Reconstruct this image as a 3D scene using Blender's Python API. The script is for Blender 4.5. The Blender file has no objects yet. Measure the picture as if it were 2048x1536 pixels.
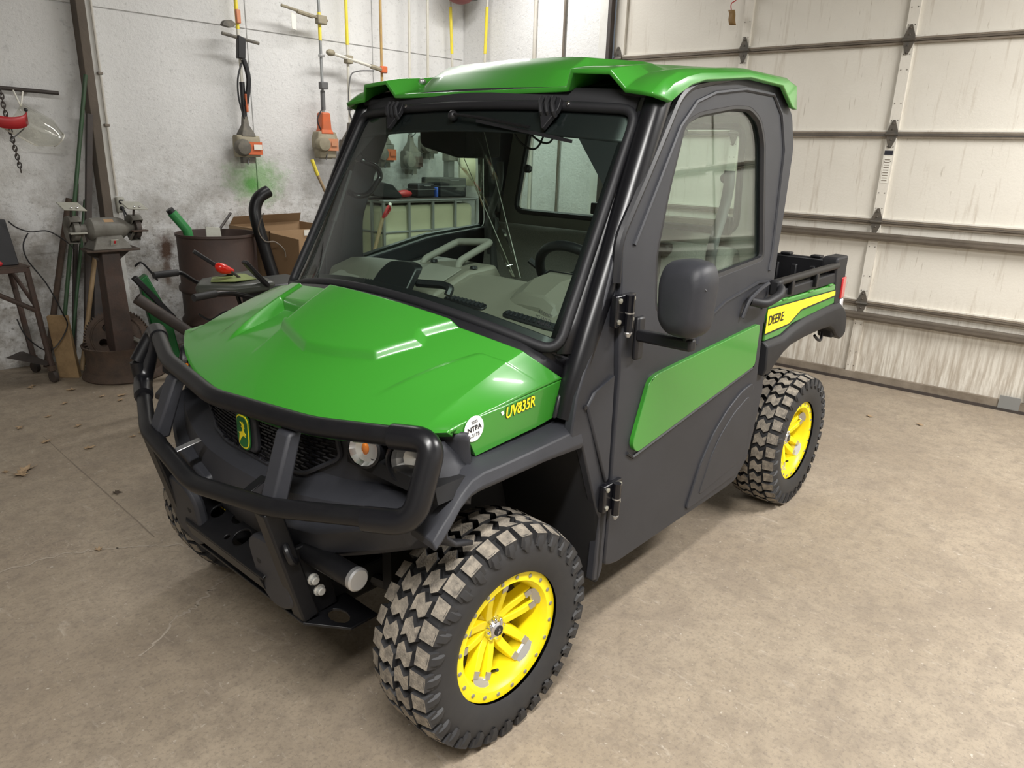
import bpy, bmesh, math, random
from mathutils import Vector, Matrix
from mathutils.geometry import delaunay_2d_cdt

# ------------------------------------------------------------------ camera, light, exposure
SC = bpy.context.scene
COL = SC.collection
R_ = math.radians
CAM = dict(loc=(-1.29418, -1.84724, 1.61113), yaw=0.72114, pitch=0.30772, roll=0.03178, f=1439.4)
def make_camera():
    y, p, r = CAM['yaw'], CAM['pitch'], CAM['roll']
    fw = Vector((math.cos(y)*math.cos(p), math.sin(y)*math.cos(p), -math.sin(p)))
    rt = Vector((math.sin(y), -math.cos(y), 0)); up = rt.cross(fw)
    c, s = math.cos(r), math.sin(r)
    rt, up = c*rt + s*up, -s*rt + c*up
    cd = bpy.data.cameras.new('camera'); co = bpy.data.objects.new('camera', cd); COL.objects.link(co)
    cd.sensor_width = 36; cd.lens = CAM['f']/2048*36; cd.clip_start = .02; cd.clip_end = 60
    m = Matrix((rt, up, -fw)).transposed().to_4x4(); m.translation = CAM['loc']
    co.matrix_world = m; SC.camera = co
make_camera()
SC.view_settings.view_transform = 'Standard'; SC.view_settings.look = 'None'
SC.view_settings.exposure = EXPOSURE = 0.06; SC.view_settings.gamma = 1; SC.view_settings.use_curve_mapping = False
WLD = bpy.data.worlds.new('world'); SC.world = WLD; WLD.use_nodes = True
WLD.node_tree.nodes['Background'].inputs[0].default_value = (.8, .9, 1, 1)
WLD.node_tree.nodes['Background'].inputs[1].default_value = .15
CEIL = 3.65
# ceiling tubes: (x, y, along, length, watts); the second is an unseen fill lamp, added
LAMPS = [(2.7, -3.0, 'x', 2.4, 270), (-1.7, -2.0, 'x', 2.4, 235), (2.9, 2.7, 'x', 2.4, 70)]

# ------------------------------------------------------------------ materials
MATS = {}
def mat(name, col, rough=.5, metal=0, spec=.5, coat=0, noise=None, bump=None, emis=None, alpha=None):
    """noise=(scale, colour2, amount, detail); bump=(scale, strength)"""
    m = bpy.data.materials.new(name); m.use_nodes = True; nt = m.node_tree; n = nt.nodes; l = nt.links
    b = n['Principled BSDF']
    b.inputs['Base Color'].default_value = (*col, 1); b.inputs['Roughness'].default_value = rough
    b.inputs['Metallic'].default_value = metal; b.inputs['Specular IOR Level'].default_value = spec
    b.inputs['Coat Weight'].default_value = coat; b.inputs['Coat Roughness'].default_value = .08
    tc = n.new('ShaderNodeTexCoord')
    if noise:
        nz = n.new('ShaderNodeTexNoise'); nz.inputs['Scale'].default_value = noise[0]
        nz.inputs['Detail'].default_value = noise[3] if len(noise) > 3 else 5
        nz.inputs['Roughness'].default_value = .65
        l.new(tc.outputs['Object'], nz.inputs['Vector'])
        rp = n.new('ShaderNodeValToRGB'); rp.color_ramp.elements[0].position = .5-.5*(1-noise[2])-.0; rp.color_ramp.elements[1].position = .5+.5*(1-noise[2])
        rp.color_ramp.elements[0].position = max(0, .5-.18); rp.color_ramp.elements[1].position = min(1, .5+.18)
        mx = n.new('ShaderNodeMix'); mx.data_type = 'RGBA'
        mx.inputs['A'].default_value = (*col, 1); mx.inputs['B'].default_value = (*noise[1], 1)
        l.new(nz.outputs['Fac'], rp.inputs['Fac'])
        mm = n.new('ShaderNodeMath'); mm.operation = 'MULTIPLY'; mm.inputs[1].default_value = noise[2]
        l.new(rp.outputs['Color'], mm.inputs[0]); l.new(mm.outputs[0], mx.inputs['Factor'])
        l.new(mx.outputs['Result'], b.inputs['Base Color'])
    if bump:
        nz2 = n.new('ShaderNodeTexNoise'); nz2.inputs['Scale'].default_value = bump[0]; nz2.inputs['Detail'].default_value = 4
        l.new(tc.outputs['Object'], nz2.inputs['Vector'])
        bp = n.new('ShaderNodeBump'); bp.inputs['Strength'].default_value = bump[1]; bp.inputs['Distance'].default_value = .01
        l.new(nz2.outputs['Fac'], bp.inputs['Height']); l.new(bp.outputs['Normal'], b.inputs['Normal'])
    if emis: b.inputs['Emission Color'].default_value = (*emis[0], 1); b.inputs['Emission Strength'].default_value = emis[1]
    MATS[name] = m
    return m
def glass(name, tint, refl=.9, rough=0.0):
    m = bpy.data.materials.new(name); m.use_nodes = True; nt = m.node_tree; n = nt.nodes; l = nt.links
    for x in list(n):
        if x.type != 'OUTPUT_MATERIAL': n.remove(x)
    out = [x for x in n if x.type == 'OUTPUT_MATERIAL'][0]
    t = n.new('ShaderNodeBsdfTransparent'); t.inputs[0].default_value = (*tint, 1)
    g = n.new('ShaderNodeBsdfGlossy'); g.inputs['Roughness'].default_value = rough; g.inputs[0].default_value = (refl, refl, refl, 1)
    lwt = n.new('ShaderNodeLayerWeight'); lwt.inputs[0].default_value = .5
    pw = n.new('ShaderNodeMath'); pw.operation = 'POWER'; pw.inputs[1].default_value = 5; l.new(lwt.outputs['Facing'], pw.inputs[0])
    f = n.new('ShaderNodeMath'); f.operation = 'MULTIPLY_ADD'; f.inputs[1].default_value = .94; f.inputs[2].default_value = .035; l.new(pw.outputs[0], f.inputs[0])
    mx = n.new('ShaderNodeMixShader'); l.new(f.outputs[0], mx.inputs[0]); l.new(t.outputs[0], mx.inputs[1]); l.new(g.outputs[0], mx.inputs[2])
    l.new(mx.outputs[0], out.inputs[0]); MATS[name] = m
    return m
mat('green', (.034, .225, .020), .32, coat=.6, spec=.5)
mat('green_dark', (.012, .13, .03), .4)
mat('yellow', (.93, .76, .008), .38, noise=(30, (.85, .66, .01), .4))
mat('yellow_decal', (.95, .78, .02), .35)
mat('charcoal', (.023, .024, .029), .5, spec=.4, noise=(9, (.030, .031, .037), .7), bump=(900, .12))
mat('charcoal_dark', (.011, .011, .013), .55, spec=.4)
mat('black_plastic', (.009, .009, .011), .45)
mat('black_gloss', (.006, .006, .008), .22)
mat('black_steel', (.005, .005, .006), .38, spec=.32, noise=(25, (.011, .011, .012), .35))
mat('tube_black', (.006, .006, .0075), .3, spec=.42)
mat('wheel_well', (.004, .004, .005), .7)
mat('rubber', (.018, .018, .02), .62, noise=(14, (.032, .031, .03), .6))
mat('tread_dust', (.31, .27, .215), .85, noise=(38, (.07, .063, .055), .85), bump=(200, .3))
mat('chrome', (.72, .72, .74), .12, metal=1)
mat('machined', (.55, .54, .52), .32, metal=.85)
mat('bolt_grey', (.33, .32, .27), .45, metal=.5)
mat('bolt_bright', (.55, .54, .50), .35, metal=.3)
mat('steel', (.45, .45, .45), .35, metal=.8)
mat('dash', (.175, .16, .128), .55, bump=(500, .1))
mat('seat', (.36, .34, .30), .8, bump=(700, .2), noise=(350, (.16, .15, .14), .5, 1))
mat('cab_grey', (.26, .245, .21), .65)
mat('headliner', (.012, .012, .014), .8)
mat('white_sticker', (.85, .85, .85), .4)
mat('ink', (.01, .01, .012), .5)
mat('red_lens', (.45, .01, .015), .2, coat=.5)
mat('clear_lens', (.75, .75, .78), .1, coat=.6)
mat('amber', (.9, .25, .02), .25)
mat('reflector', (.85, .85, .87), .35, metal=.9)
glass('windshield_glass', (.73, .85, .79)); glass('side_glass', (.87, .935, .90)); glass('clear_plastic', (.93, .93, .90), .9, .05)
mat('rust', (.085, .055, .038), .8, noise=(14, (.04, .03, .024), .8), bump=(80, .25))
mat('rust_red', (.075, .043, .032), .75, noise=(7, (.04, .034, .03), .85), bump=(60, .2))
mat('drum', (.075, .045, .035), .62, noise=(5, (.045, .032, .03), .8), bump=(40, .1))
mat('machine_grey', (.16, .155, .135), .6, noise=(18, (.08, .07, .055), .7))
mat('machine_grey_light', (.36, .36, .31), .5, noise=(18, (.25, .24, .2), .6))
mat('wood', (.30, .20, .095), .75, noise=(9, (.17, .105, .05), .8), bump=(60, .25))
mat('handle_wood', (.34, .24, .13), .6, noise=(12, (.22, .15, .08), .7))
mat('brown_post', (.115, .09, .068), .7, noise=(4, (.075, .06, .045), .7), bump=(40, .15))
mat('dark_steel', (.035, .03, .028), .6, noise=(9, (.07, .05, .04), .7))
mat('green_pole', (.03, .085, .035), .5, noise=(10, (.05, .06, .04), .6))
mat('green_plastic', (.03, .22, .06), .4)
mat('cardboard', (.36, .235, .13), .85, noise=(3, (.30, .19, .10), .7))
mat('cardboard_inside', (.16, .095, .045), .9)
mat('white_paint', (.72, .72, .69), .5, noise=(6, (.55, .53, .48), .6))
mat('conduit', (.55, .53, .48), .4, noise=(5, (.42, .38, .32), .6))
mat('orange', (.62, .12, .03), .5, noise=(10, (.35, .12, .06), .6))
mat('orange_faded', (.60, .20, .09), .6, noise=(10, (.4, .25, .15), .6))
mat('red_plastic', (.42, .025, .03), .4)
mat('dull_red', (.22, .06, .06), .6)
mat('red_knob', (.75, .02, .01), .25, coat=.4)
mat('dirty_tan', (.30, .27, .19), .7, noise=(16, (.20, .17, .12), .7))
mat('dirty_grey', (.09, .085, .075), .65, noise=(20, (.19, .17, .13), .7))
mat('grey_plastic', (.11, .11, .11), .5)
mat('pale_tube', (.62, .60, .53), .4, noise=(7, (.45, .42, .34), .6))
mat('rusty_tube', (.45, .30, .10), .5, noise=(9, (.30, .17, .08), .7))
mat('yellow_tube', (.80, .66, .03), .4, noise=(18, (.6, .5, .1), .6))
mat('tote', (.62, .60, .42), .5, noise=(3, (.52, .5, .36), .6))
mat('galv', (.30, .31, .31), .4, metal=.6)
mat('leaf', (.42, .30, .18), .8, noise=(40, (.14, .09, .05), .7))
mat('leaf_dark', (.07, .05, .035), .8)
mat('hinge', (.085, .08, .07), .55, metal=.3, noise=(20, (.16, .13, .1), .6))
mat('grime', (.15, .12, .088), .75, noise=(6, (.28, .24, .19), .8))
mat('bar_steel', (.12, .10, .08), .45, metal=.4, noise=(5, (.21, .18, .145), .7))
mat('label_black', (.02, .02, .03), .5)
mat('paper', (.75, .73, .66), .8); mat('tag_brown', (.22, .13, .045), .7)
mat('blue', (.05, .12, .5), .5)
mat('lamp_white', (.85, .85, .85), .5, emis=((1, .98, .94), 2.0))
mat('fixture', (.7, .7, .7), .5)
mat('ceiling_grey', (.20, .19, .17), .9, noise=(3, (.14, .13, .12), .6))
mat('back_grey', (.34, .33, .31), .85, noise=(2, (.25, .24, .22), .6))
mat('crack_fill', (.36, .31, .25), .85)
mat('crack_dark', (.19, .155, .12), .9)
mat('control_panel', (.055, .06, .05), .4)
mat('panel_label', (.24, .30, .10), .5)

def surface_wall(name, base, grime, seams=False, low_grime=1.0):
    m = bpy.data.materials.new(name); m.use_nodes = True; nt = m.node_tree; n = nt.nodes; l = nt.links
    b = n['Principled BSDF']; b.inputs['Roughness'].default_value = .72
    geo = n.new('ShaderNodeNewGeometry')
    sx = n.new('ShaderNodeSeparateXYZ'); l.new(geo.outputs['Position'], sx.inputs[0])
    def noise(sc, det=6, r=.65, vec=None):
        z = n.new('ShaderNodeTexNoise'); z.inputs['Scale'].default_value = sc; z.inputs['Detail'].default_value = det; z.inputs['Roughness'].default_value = r
        l.new(vec or geo.outputs['Position'], z.inputs['Vector']); return z.outputs['Fac']
    def ramp(x, a, c):
        mr = n.new('ShaderNodeMapRange'); mr.inputs['From Min'].default_value = a; mr.inputs['From Max'].default_value = c
        l.new(x, mr.inputs['Value']); return mr.outputs['Result']
    def mul(a, c):
        k = n.new('ShaderNodeMath'); k.operation = 'MULTIPLY'; l.new(a, k.inputs[0])
        if isinstance(c, (int, float)): k.inputs[1].default_value = c
        else: l.new(c, k.inputs[1])
        return k.outputs[0]
    def mixc(f, a, c):
        k = n.new('ShaderNodeMix'); k.data_type = 'RGBA'; l.new(f, k.inputs['Factor'])
        if isinstance(a, tuple): k.inputs['A'].default_value = (*a, 1)
        else: l.new(a, k.inputs['A'])
        k.inputs['B'].default_value = (*c, 1); return k.outputs['Result']
    c = mixc(mul(ramp(noise(1.1), .42, .68), .35), base, tuple(.78*q for q in base))
    c = mixc(mul(ramp(noise(26, 8, .7), .56, .68), .5), c, tuple(.6*q for q in base))
    c = mixc(mul(ramp(noise(90, 4, .6), .67, .72), .7), c, (.12, .11, .10))
    # mould and dirt gather below about 1.6 m
    low = ramp(sx.outputs['Z'], 1.75, .75)
    c = mixc(mul(mul(ramp(noise(7, 9, .72), .44, .62), low), .75*low_grime), c, grime)
    c = mixc(mul(mul(ramp(noise(30, 8, .7), .55, .66), low), .7*low_grime), c, tuple(.5*q for q in grime))
    c = mixc(mul(mul(ramp(noise(2.2, 8, .7), .46, .66), low), .55*low_grime), c, tuple(.8*q for q in grime))
    if seams:
        # a brown oil splash and a patch of green overspray
        def blob(x, z, rx, rz, cc, amt, wob=8):
            a = n.new('ShaderNodeCombineXYZ'); 
            for i, (o, q, rr) in enumerate((('X', x, rx), ('Z', z, rz))):
                s1 = n.new('ShaderNodeMath'); s1.operation = 'SUBTRACT'; l.new(sx.outputs[o], s1.inputs[0]); s1.inputs[1].default_value = q
                s2 = n.new('ShaderNodeMath'); s2.operation = 'DIVIDE'; l.new(s1.outputs[0], s2.inputs[0]); s2.inputs[1].default_value = rr
                l.new(s2.outputs[0], a.inputs[i])
            ln = n.new('ShaderNodeVectorMath'); ln.operation = 'LENGTH'; l.new(a.outputs[0], ln.inputs[0])
            ad = n.new('ShaderNodeMath'); ad.operation = 'ADD'; l.new(ln.outputs['Value'], ad.inputs[0])
            l.new(mul(noise(wob, 7, .7), 1.4), ad.inputs[1])
            return mul(ramp(ad.outputs[0], 1.6, 1.0), amt), cc
        for args in ((2.06, 1.34, .36, .26, (.20, .42, .14), .75, 9), (2.02, 1.30, .10, .10, (.10, .36, .06), .8, 14),
                     (1.25, .80, .09, .16, (.10, .055, .035), 1.0, 16), (1.24, .64, .045, .2, (.12, .07, .045), .8, 16)):
            f, cc = blob(*args); c = mixc(f, c, cc)
    l.new(c, b.inputs['Base Color'])
    bp = n.new('ShaderNodeBump'); bp.inputs['Strength'].default_value = .6; bp.inputs['Distance'].default_value = .016
    l.new(noise(38, 8, .75), bp.inputs['Height']); l.new(bp.outputs['Normal'], b.inputs['Normal'])
    MATS[name] = m
surface_wall('wall_board', (.74, .74, .73), (.30, .27, .23), True)
surface_wall('wall_plain', (.74, .74, .73), (.42, .39, .34), False, .5)
def surface_door():
    m = bpy.data.materials.new('door_panel'); m.use_nodes = True; nt = m.node_tree; n = nt.nodes; l = nt.links
    b = n['Principled BSDF']; b.inputs['Roughness'].default_value = .5
    geo = n.new('ShaderNodeNewGeometry'); mp = n.new('ShaderNodeMapping'); mp.inputs['Scale'].default_value = (9, 9, .7)
    l.new(geo.outputs['Position'], mp.inputs[0])
    def nz(sc, vec, d=6):
        z = n.new('ShaderNodeTexNoise'); z.inputs['Scale'].default_value = sc; z.inputs['Detail'].default_value = d; z.inputs['Roughness'].default_value = .65
        l.new(vec, z.inputs['Vector']); return z.outputs['Fac']
    def ramp(x, a, c, o=1):
        mr = n.new('ShaderNodeMapRange'); mr.inputs['From Min'].default_value = a; mr.inputs['From Max'].default_value = c; mr.inputs['To Max'].default_value = o
        l.new(x, mr.inputs['Value']); return mr.outputs['Result']
    def mixc(f, a, c):
        k = n.new('ShaderNodeMix'); k.data_type = 'RGBA'; l.new(f, k.inputs['Factor'])
        if isinstance(a, tuple): k.inputs['A'].default_value = (*a, 1)
        else: l.new(a, k.inputs['A'])
        k.inputs['B'].default_value = (*c, 1); return k.outputs['Result']
    sx = n.new('ShaderNodeSeparateXYZ'); l.new(geo.outputs['Position'], sx.inputs[0])
    c = mixc(ramp(nz(1.2, geo.outputs['Position']), .4, .7, .5), (.70, .67, .60), (.60, .56, .49))
    c = mixc(ramp(nz(2.2, mp.outputs[0]), .57, .70, .5), c, (.42, .36, .285))
    c = mixc(ramp(nz(6.5, mp.outputs[0], 3), .66, .72, .45), c, (.30, .25, .19))
    k = n.new('ShaderNodeMath'); k.operation = 'MULTIPLY'; l.new(ramp(sx.outputs['Z'], .75, .2), k.inputs[0]); l.new(ramp(nz(4.5, mp.outputs[0], 9), .40, .60, .75), k.inputs[1])
    c = mixc(k.outputs[0], c, (.34, .285, .22))
    l.new(c, b.inputs['Base Color'])
    bp = n.new('ShaderNodeBump'); bp.inputs['Strength'].default_value = .15; bp.inputs['Distance'].default_value = .01
    l.new(nz(60, geo.outputs['Position']), bp.inputs['Height']); l.new(bp.outputs['Normal'], b.inputs['Normal'])
    MATS['door_panel'] = m
surface_door()
def surface_floor():
    m = bpy.data.materials.new('concrete'); m.use_nodes = True; nt = m.node_tree; n = nt.nodes; l = nt.links
    b = n['Principled BSDF']; geo = n.new('ShaderNodeNewGeometry')
    def nz(sc, d=6, r=.65, sc3=None, dist=0):
        z = n.new('ShaderNodeTexNoise'); z.inputs['Scale'].default_value = sc; z.inputs['Detail'].default_value = d; z.inputs['Roughness'].default_value = r; z.inputs['Distortion'].default_value = dist
        v = geo.outputs['Position']
        if sc3:
            mp = n.new('ShaderNodeMapping'); mp.inputs['Scale'].default_value = sc3[0]; mp.inputs['Rotation'].default_value = (0, 0, sc3[1]); l.new(v, mp.inputs[0]); v = mp.outputs[0]
        l.new(v, z.inputs['Vector']); return z.outputs['Fac']
    def ramp(x, a, c, o=1):
        mr = n.new('ShaderNodeMapRange'); mr.inputs['From Min'].default_value = a; mr.inputs['From Max'].default_value = c; mr.inputs['To Max'].default_value = o
        l.new(x, mr.inputs['Value']); return mr.outputs['Result']
    def mixc(f, a, c):
        k = n.new('ShaderNodeMix'); k.data_type = 'RGBA'; l.new(f, k.inputs['Factor'])
        if isinstance(a, tuple): k.inputs['A'].default_value = (*a, 1)
        else: l.new(a, k.inputs['A'])
        k.inputs['B'].default_value = (*c, 1); return k.outputs['Result']
    c = mixc(ramp(nz(.9, 5), .38, .66, .8), (.345, .287, .215), (.25, .20, .145))
    c = mixc(ramp(nz(4.5, 8, .7), .46, .66, .55), c, (.215, .175, .135))
    c = mixc(ramp(nz(17, 8, .72), .46, .66, .5), c, (.165, .135, .105))
    c = mixc(ramp(nz(75, 8, .75), .50, .64, .6), c, (.15, .122, .096))
    c = mixc(ramp(nz(60, 6, .7, ((1, .25, 1), .5), .6), .60, .70, .4), c, (.46, .41, .34))
    c = mixc(ramp(nz(14, 8, .7, ((1, .35, 1), .9), 1.2), .62, .74, .45), c, (.55, .49, .41))
    c = mixc(ramp(nz(46, 4, .6), .66, .72, .6), c, (.56, .51, .44))
    l.new(c, b.inputs['Base Color'])
    rr = n.new('ShaderNodeMapRange'); rr.inputs['To Min'].default_value = .42; rr.inputs['To Max'].default_value = .75; l.new(nz(3, 6), rr.inputs['Value']); l.new(rr.outputs[0], b.inputs['Roughness'])
    bp = n.new('ShaderNodeBump'); bp.inputs['Strength'].default_value = .25; bp.inputs['Distance'].default_value = .01
    l.new(nz(22, 9, .75), bp.inputs['Height']); l.new(bp.outputs['Normal'], b.inputs['Normal'])
    MATS['concrete'] = m
surface_floor()

# ------------------------------------------------------------------ mesh helpers
def V3(*a): return Vector(a)
class MB:
    def __init__(s): s.v = []; s.f = []
    def add(s, vs, fs):
        o = len(s.v); s.v += [tuple(q) for q in vs]; s.f += [tuple(i+o for i in q) for q in fs]; return s
    def hexa(s, p):   # 8 points, bottom loop then top loop
        return s.add(p, [(3, 2, 1, 0), (4, 5, 6, 7), (0, 1, 5, 4), (1, 2, 6, 5), (2, 3, 7, 6), (3, 0, 4, 7)])
    def box(s, lo, hi):
        (a, b, c), (d, e, f) = lo, hi
        return s.hexa([(a, b, c), (d, b, c), (d, e, c), (a, e, c), (a, b, f), (d, b, f), (d, e, f), (a, e, f)])
    def obox(s, c, size, rot=(0, 0, 0)):
        from mathutils import Euler
        M = Euler(rot).to_matrix(); hx, hy, hz = [q/2 for q in size]; c = Vector(c)
        return s.hexa([c + M @ Vector(q) for q in ((-hx, -hy, -hz), (hx, -hy, -hz), (hx, hy, -hz), (-hx, hy, -hz), (-hx, -hy, hz), (hx, -hy, hz), (hx, hy, hz), (-hx, hy, hz))])
    def bar(s, a, b, w, h, up=(0, 0, 1)):   # square bar from a to b, w across, h along up
        a, b = Vector(a), Vector(b); d = (b-a).normalized(); x = d.cross(Vector(up)).normalized()*w/2; u = x.cross(d).normalized()*h/2
        return s.hexa([a-x-u, a+x-u, a+x+u, a-x+u, b-x-u, b+x-u, b+x+u, b-x+u])
    def tube(s, pts, r, n=10, closed=False, caps=True, sq=None):
        P = [Vector(q) for q in pts]; N = len(P); rs = r if isinstance(r, (list, tuple)) else [r]*N
        T = []
        for i in range(N):
            a = P[(i-1) % N] if (closed or i > 0) else P[i]; b = P[(i+1) % N] if (closed or i < N-1) else P[i]
            T.append((b-a).normalized())
        u = T[0].orthogonal().normalized(); rings = []
        for i in range(N):
            u = (u - T[i]*u.dot(T[i]))
            if u.length < 1e-6: u = T[i].orthogonal()
            u.normalize(); w = T[i].cross(u)
            rings.append([P[i] + (u*math.cos(2*math.pi*k/n) + w*math.sin(2*math.pi*k/n))*rs[i] for k in range(n)])
        return s.loft(rings, True, caps and not closed, closed)
    def loft(s, rings, closed=True, caps=True, loop=False):
        n = len(rings[0]); vs = [p for r in rings for p in r]; fs = []
        m = len(rings)
        for i in range(m if loop else m-1):
            j = (i+1) % m
            for k in range(n if closed else n-1):
                k2 = (k+1) % n
                fs.append((i*n+k, i*n+k2, j*n+k2, j*n+k))
        if caps and closed: fs.append(tuple(reversed(range(n)))); fs.append(tuple((m-1)*n+k for k in range(n)))
        return s.add(vs, fs)
    def lathe(s, prof, o=(0, 0, 0), axis=(0, 0, 1), n=32, caps=True, a0=0, a1=None):
        o = Vector(o); ax = Vector(axis).normalized(); u = ax.orthogonal().normalized(); w = ax.cross(u)
        full = a1 is None; a1 = a0+2*math.pi if full else a1; m = n if full else n+1
        rings = [[o + ax*h + (u*math.cos(a0+(a1-a0)*k/n) + w*math.sin(a0+(a1-a0)*k/n))*r for k in range(m)] for r, h in prof]
        return s.loft(rings, full, caps and full)
    def prism(s, poly, off):
        p = [Vector(q) for q in poly]; o = Vector(off); n = len(p)
        return s.add(p + [q+o for q in p], [tuple(reversed(range(n))), tuple(range(n, 2*n))] + [(i, (i+1) % n, n+(i+1) % n, n+i) for i in range(n)])
    def ball(s, c, r, n=12, m=8):
        c = Vector(c); r = r if isinstance(r, (tuple, list)) else (r, r, r); rings = []
        for i in range(m+1):
            t = math.pi*i/m; q = max(math.sin(t), .001)
            rings.append([c + Vector((r[0]*q*math.cos(2*math.pi*k/n), r[1]*q*math.sin(2*math.pi*k/n), -r[2]*math.cos(t))) for k in range(n)])
        return s.loft(rings)
    def grid(s, rows):   # open sheet
        return s.loft(rings=rows, closed=False, caps=False)
    def build(s, name, m, parent=None, smooth=32, bevel=None, solid=None, kind=None, label=None, seg=2):
        me = bpy.data.meshes.new(name); me.from_pydata(s.v, [], s.f); me.update()
        bm = bmesh.new(); bm.from_mesh(me); bmesh.ops.recalc_face_normals(bm, faces=bm.faces); bm.to_mesh(me); bm.free()
        return finish(name, me, m, parent, smooth, bevel, solid, kind, label, seg)
def finish(name, me, m, parent=None, smooth=32, bevel=None, solid=None, kind=None, label=None, seg=2):
    ms = m if isinstance(m, (list, tuple)) else [m]
    for q in ms: me.materials.append(MATS[q])
    if smooth:
        me.shade_smooth(); me.set_sharp_from_angle(angle=R_(smooth))
    o = bpy.data.objects.new(name, me); COL.objects.link(o)
    if parent:
        o.parent = parent; o.matrix_parent_inverse = Matrix.Identity(4); o.location = -world_loc(parent)
    if solid:
        md = o.modifiers.new('s', 'SOLIDIFY'); md.thickness = abs(solid); md.offset = -1 if solid > 0 else 1
    if bevel:
        md = o.modifiers.new('b', 'BEVEL'); md.width = bevel; md.segments = seg; md.limit_method = 'ANGLE'; md.angle_limit = R_(34); md.harden_normals = False
    if kind: o['kind'] = kind
    if label: o['label'] = label
    return o
def world_loc(o):
    v = Vector(o.location); 
    while o.parent: o = o.parent; v += Vector(o.location)
    return v
def empty(name, loc=(0, 0, 0)):
    o = bpy.data.objects.new(name, None); o.empty_display_size = .1; COL.objects.link(o); o.location = loc; return o
def tag(o, label, cat, group=None):
    o['label'] = label; o['category'] = cat
    if group: o['group'] = group
    return o
def inpoly(x, y, P):
    r = False; n = len(P)
    for i in range(n):
        (x1, y1), (x2, y2) = P[i], P[(i+1) % n]
        if (y1 > y) != (y2 > y) and x < (x2-x1)*(y-y1)/(y2-y1)+x1: r = not r
    return r
def seg_dist(px, py, P):
    d = 9
    for i in range(len(P)):
        (x1, y1), (x2, y2) = P[i], P[(i+1) % len(P)]
        L = (x2-x1)**2+(y2-y1)**2 or 1e-9; t = max(0, min(1, ((px-x1)*(x2-x1)+(py-y1)*(y2-y1))/L))
        d = min(d, math.hypot(px-x1-t*(x2-x1), py-y1-t*(y2-y1)))
    return d
def rnd_poly(P, r, n=4):
    """round the corners of a 2-D polygon"""
    out = []; N = len(P)
    for i in range(N):
        a, b, c = Vector(P[i-1]), Vector(P[i]), Vector(P[(i+1) % N])
        rr = min(r, (a-b).length*.45, (c-b).length*.45)
        p, q = b+(a-b).normalized()*rr, b+(c-b).normalized()*rr
        for k in range(n+1):
            t = k/n; out.append(tuple((1-t)**2*p + 2*t*(1-t)*b + t*t*q))
    return out
def panel(name, m, outer, fn, th, holes=(), creases=(), parent=None, smooth=30, bevel=None, label=None, kind=None, sub=None, seg=2):
    """sheet cut to a 2-D outline, laid on the surface fn(u, v, w); w runs through its thickness"""
    pts = []; eds = []
    def loop(P):
        o = len(pts)
        Q = []
        for i in range(len(P)):
            a, b = Vector(P[i]), Vector(P[(i+1) % len(P)]); k = max(1, int((b-a).length/sub)) if sub else 1
            Q += [a+(b-a)*j/k for j in range(k)]
        for q in Q: pts.append(Vector(q))
        eds.extend([(o+i, o+(i+1) % len(Q)) for i in range(len(Q))]); return [tuple(q) for q in Q]
    O = loop(outer); H = [loop(h) for h in holes]
    for c in creases:
        o = len(pts); [pts.append(Vector(q)) for q in c]; eds += [(o+i, o+i+1) for i in range(len(c)-1)]
    if sub:
        us = [q[0] for q in O]; vs = [q[1] for q in O]; u = min(us)+sub
        while u < max(us):
            v = min(vs)+sub
            while v < max(vs):
                if inpoly(u, v, O) and not any(inpoly(u, v, h) for h in H) and seg_dist(u, v, O) > sub*.35 and all(seg_dist(u, v, h) > sub*.35 for h in H): pts.append(Vector((u, v)))
                v += sub
            u += sub
    vv, ee, ff, *_ = delaunay_2d_cdt(pts, eds, [], 0, 1e-6)
    fs = []
    for f in ff:
        cx = sum(vv[i][0] for i in f)/3; cy = sum(vv[i][1] for i in f)/3
        if inpoly(cx, cy, O) and not any(inpoly(cx, cy, h) for h in H): fs.append(tuple(f))
    used = sorted({i for f in fs for i in f}); ix = {k: i for i, k in enumerate(used)}
    fs = [tuple(ix[i] for i in f) for f in fs]; n = len(used)
    cnt = {}
    for f in fs:
        for i in range(3):
            e = (f[i], f[(i+1) % 3]); cnt[e] = 1
    bord = [e for e in cnt if (e[1], e[0]) not in cnt]
    V = [fn(vv[k][0], vv[k][1], 0) for k in used] + [fn(vv[k][0], vv[k][1], th) for k in used]
    F = fs + [tuple(reversed([i+n for i in f])) for f in fs] + [(b, a, a+n, b+n) for a, b in bord]
    mb = MB(); mb.add(V, F)
    return mb.build(name, m, parent, smooth, bevel, None, kind, label, seg)
def text(s, size, o, xd, yd, m, name, parent=None, ext=.0008, shear=0, bold=0, align='LEFT', sx=1):
    cu = bpy.data.curves.new(name, 'FONT'); cu.body = s; cu.size = size; cu.extrude = ext; cu.shear = shear; cu.offset = bold; cu.align_x = align; cu.align_y = 'CENTER'; cu.resolution_u = 3
    t = bpy.data.objects.new('tmp', cu); COL.objects.link(t); bpy.context.view_layer.update()
    me = bpy.data.meshes.new_from_object(t.evaluated_get(bpy.context.evaluated_depsgraph_get())); bpy.data.objects.remove(t)
    me.name = name
    x = Vector(xd).normalized(); y = Vector(yd); y = (y - x*y.dot(x)).normalized(); z = x.cross(y); o = Vector(o)
    for v in me.vertices: v.co = o + x*v.co.x*sx + y*v.co.y + z*v.co.z
    return finish(name, me, m, parent, 0)
def copy_tree(o, parent=None):
    c = o.copy(); COL.objects.link(c); c.parent = parent
    for ch in list(o.children): copy_tree(ch, c)
    return c
def lerp(a, b, t): return a+(b-a)*t
def interp(x, T):
    if x <= T[0][0]: return T[0][1]
    for (a, b), (c, d) in zip(T, T[1:]):
        if x <= c: return b+(d-b)*(x-a)/(c-a)
    return T[-1][1]
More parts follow.
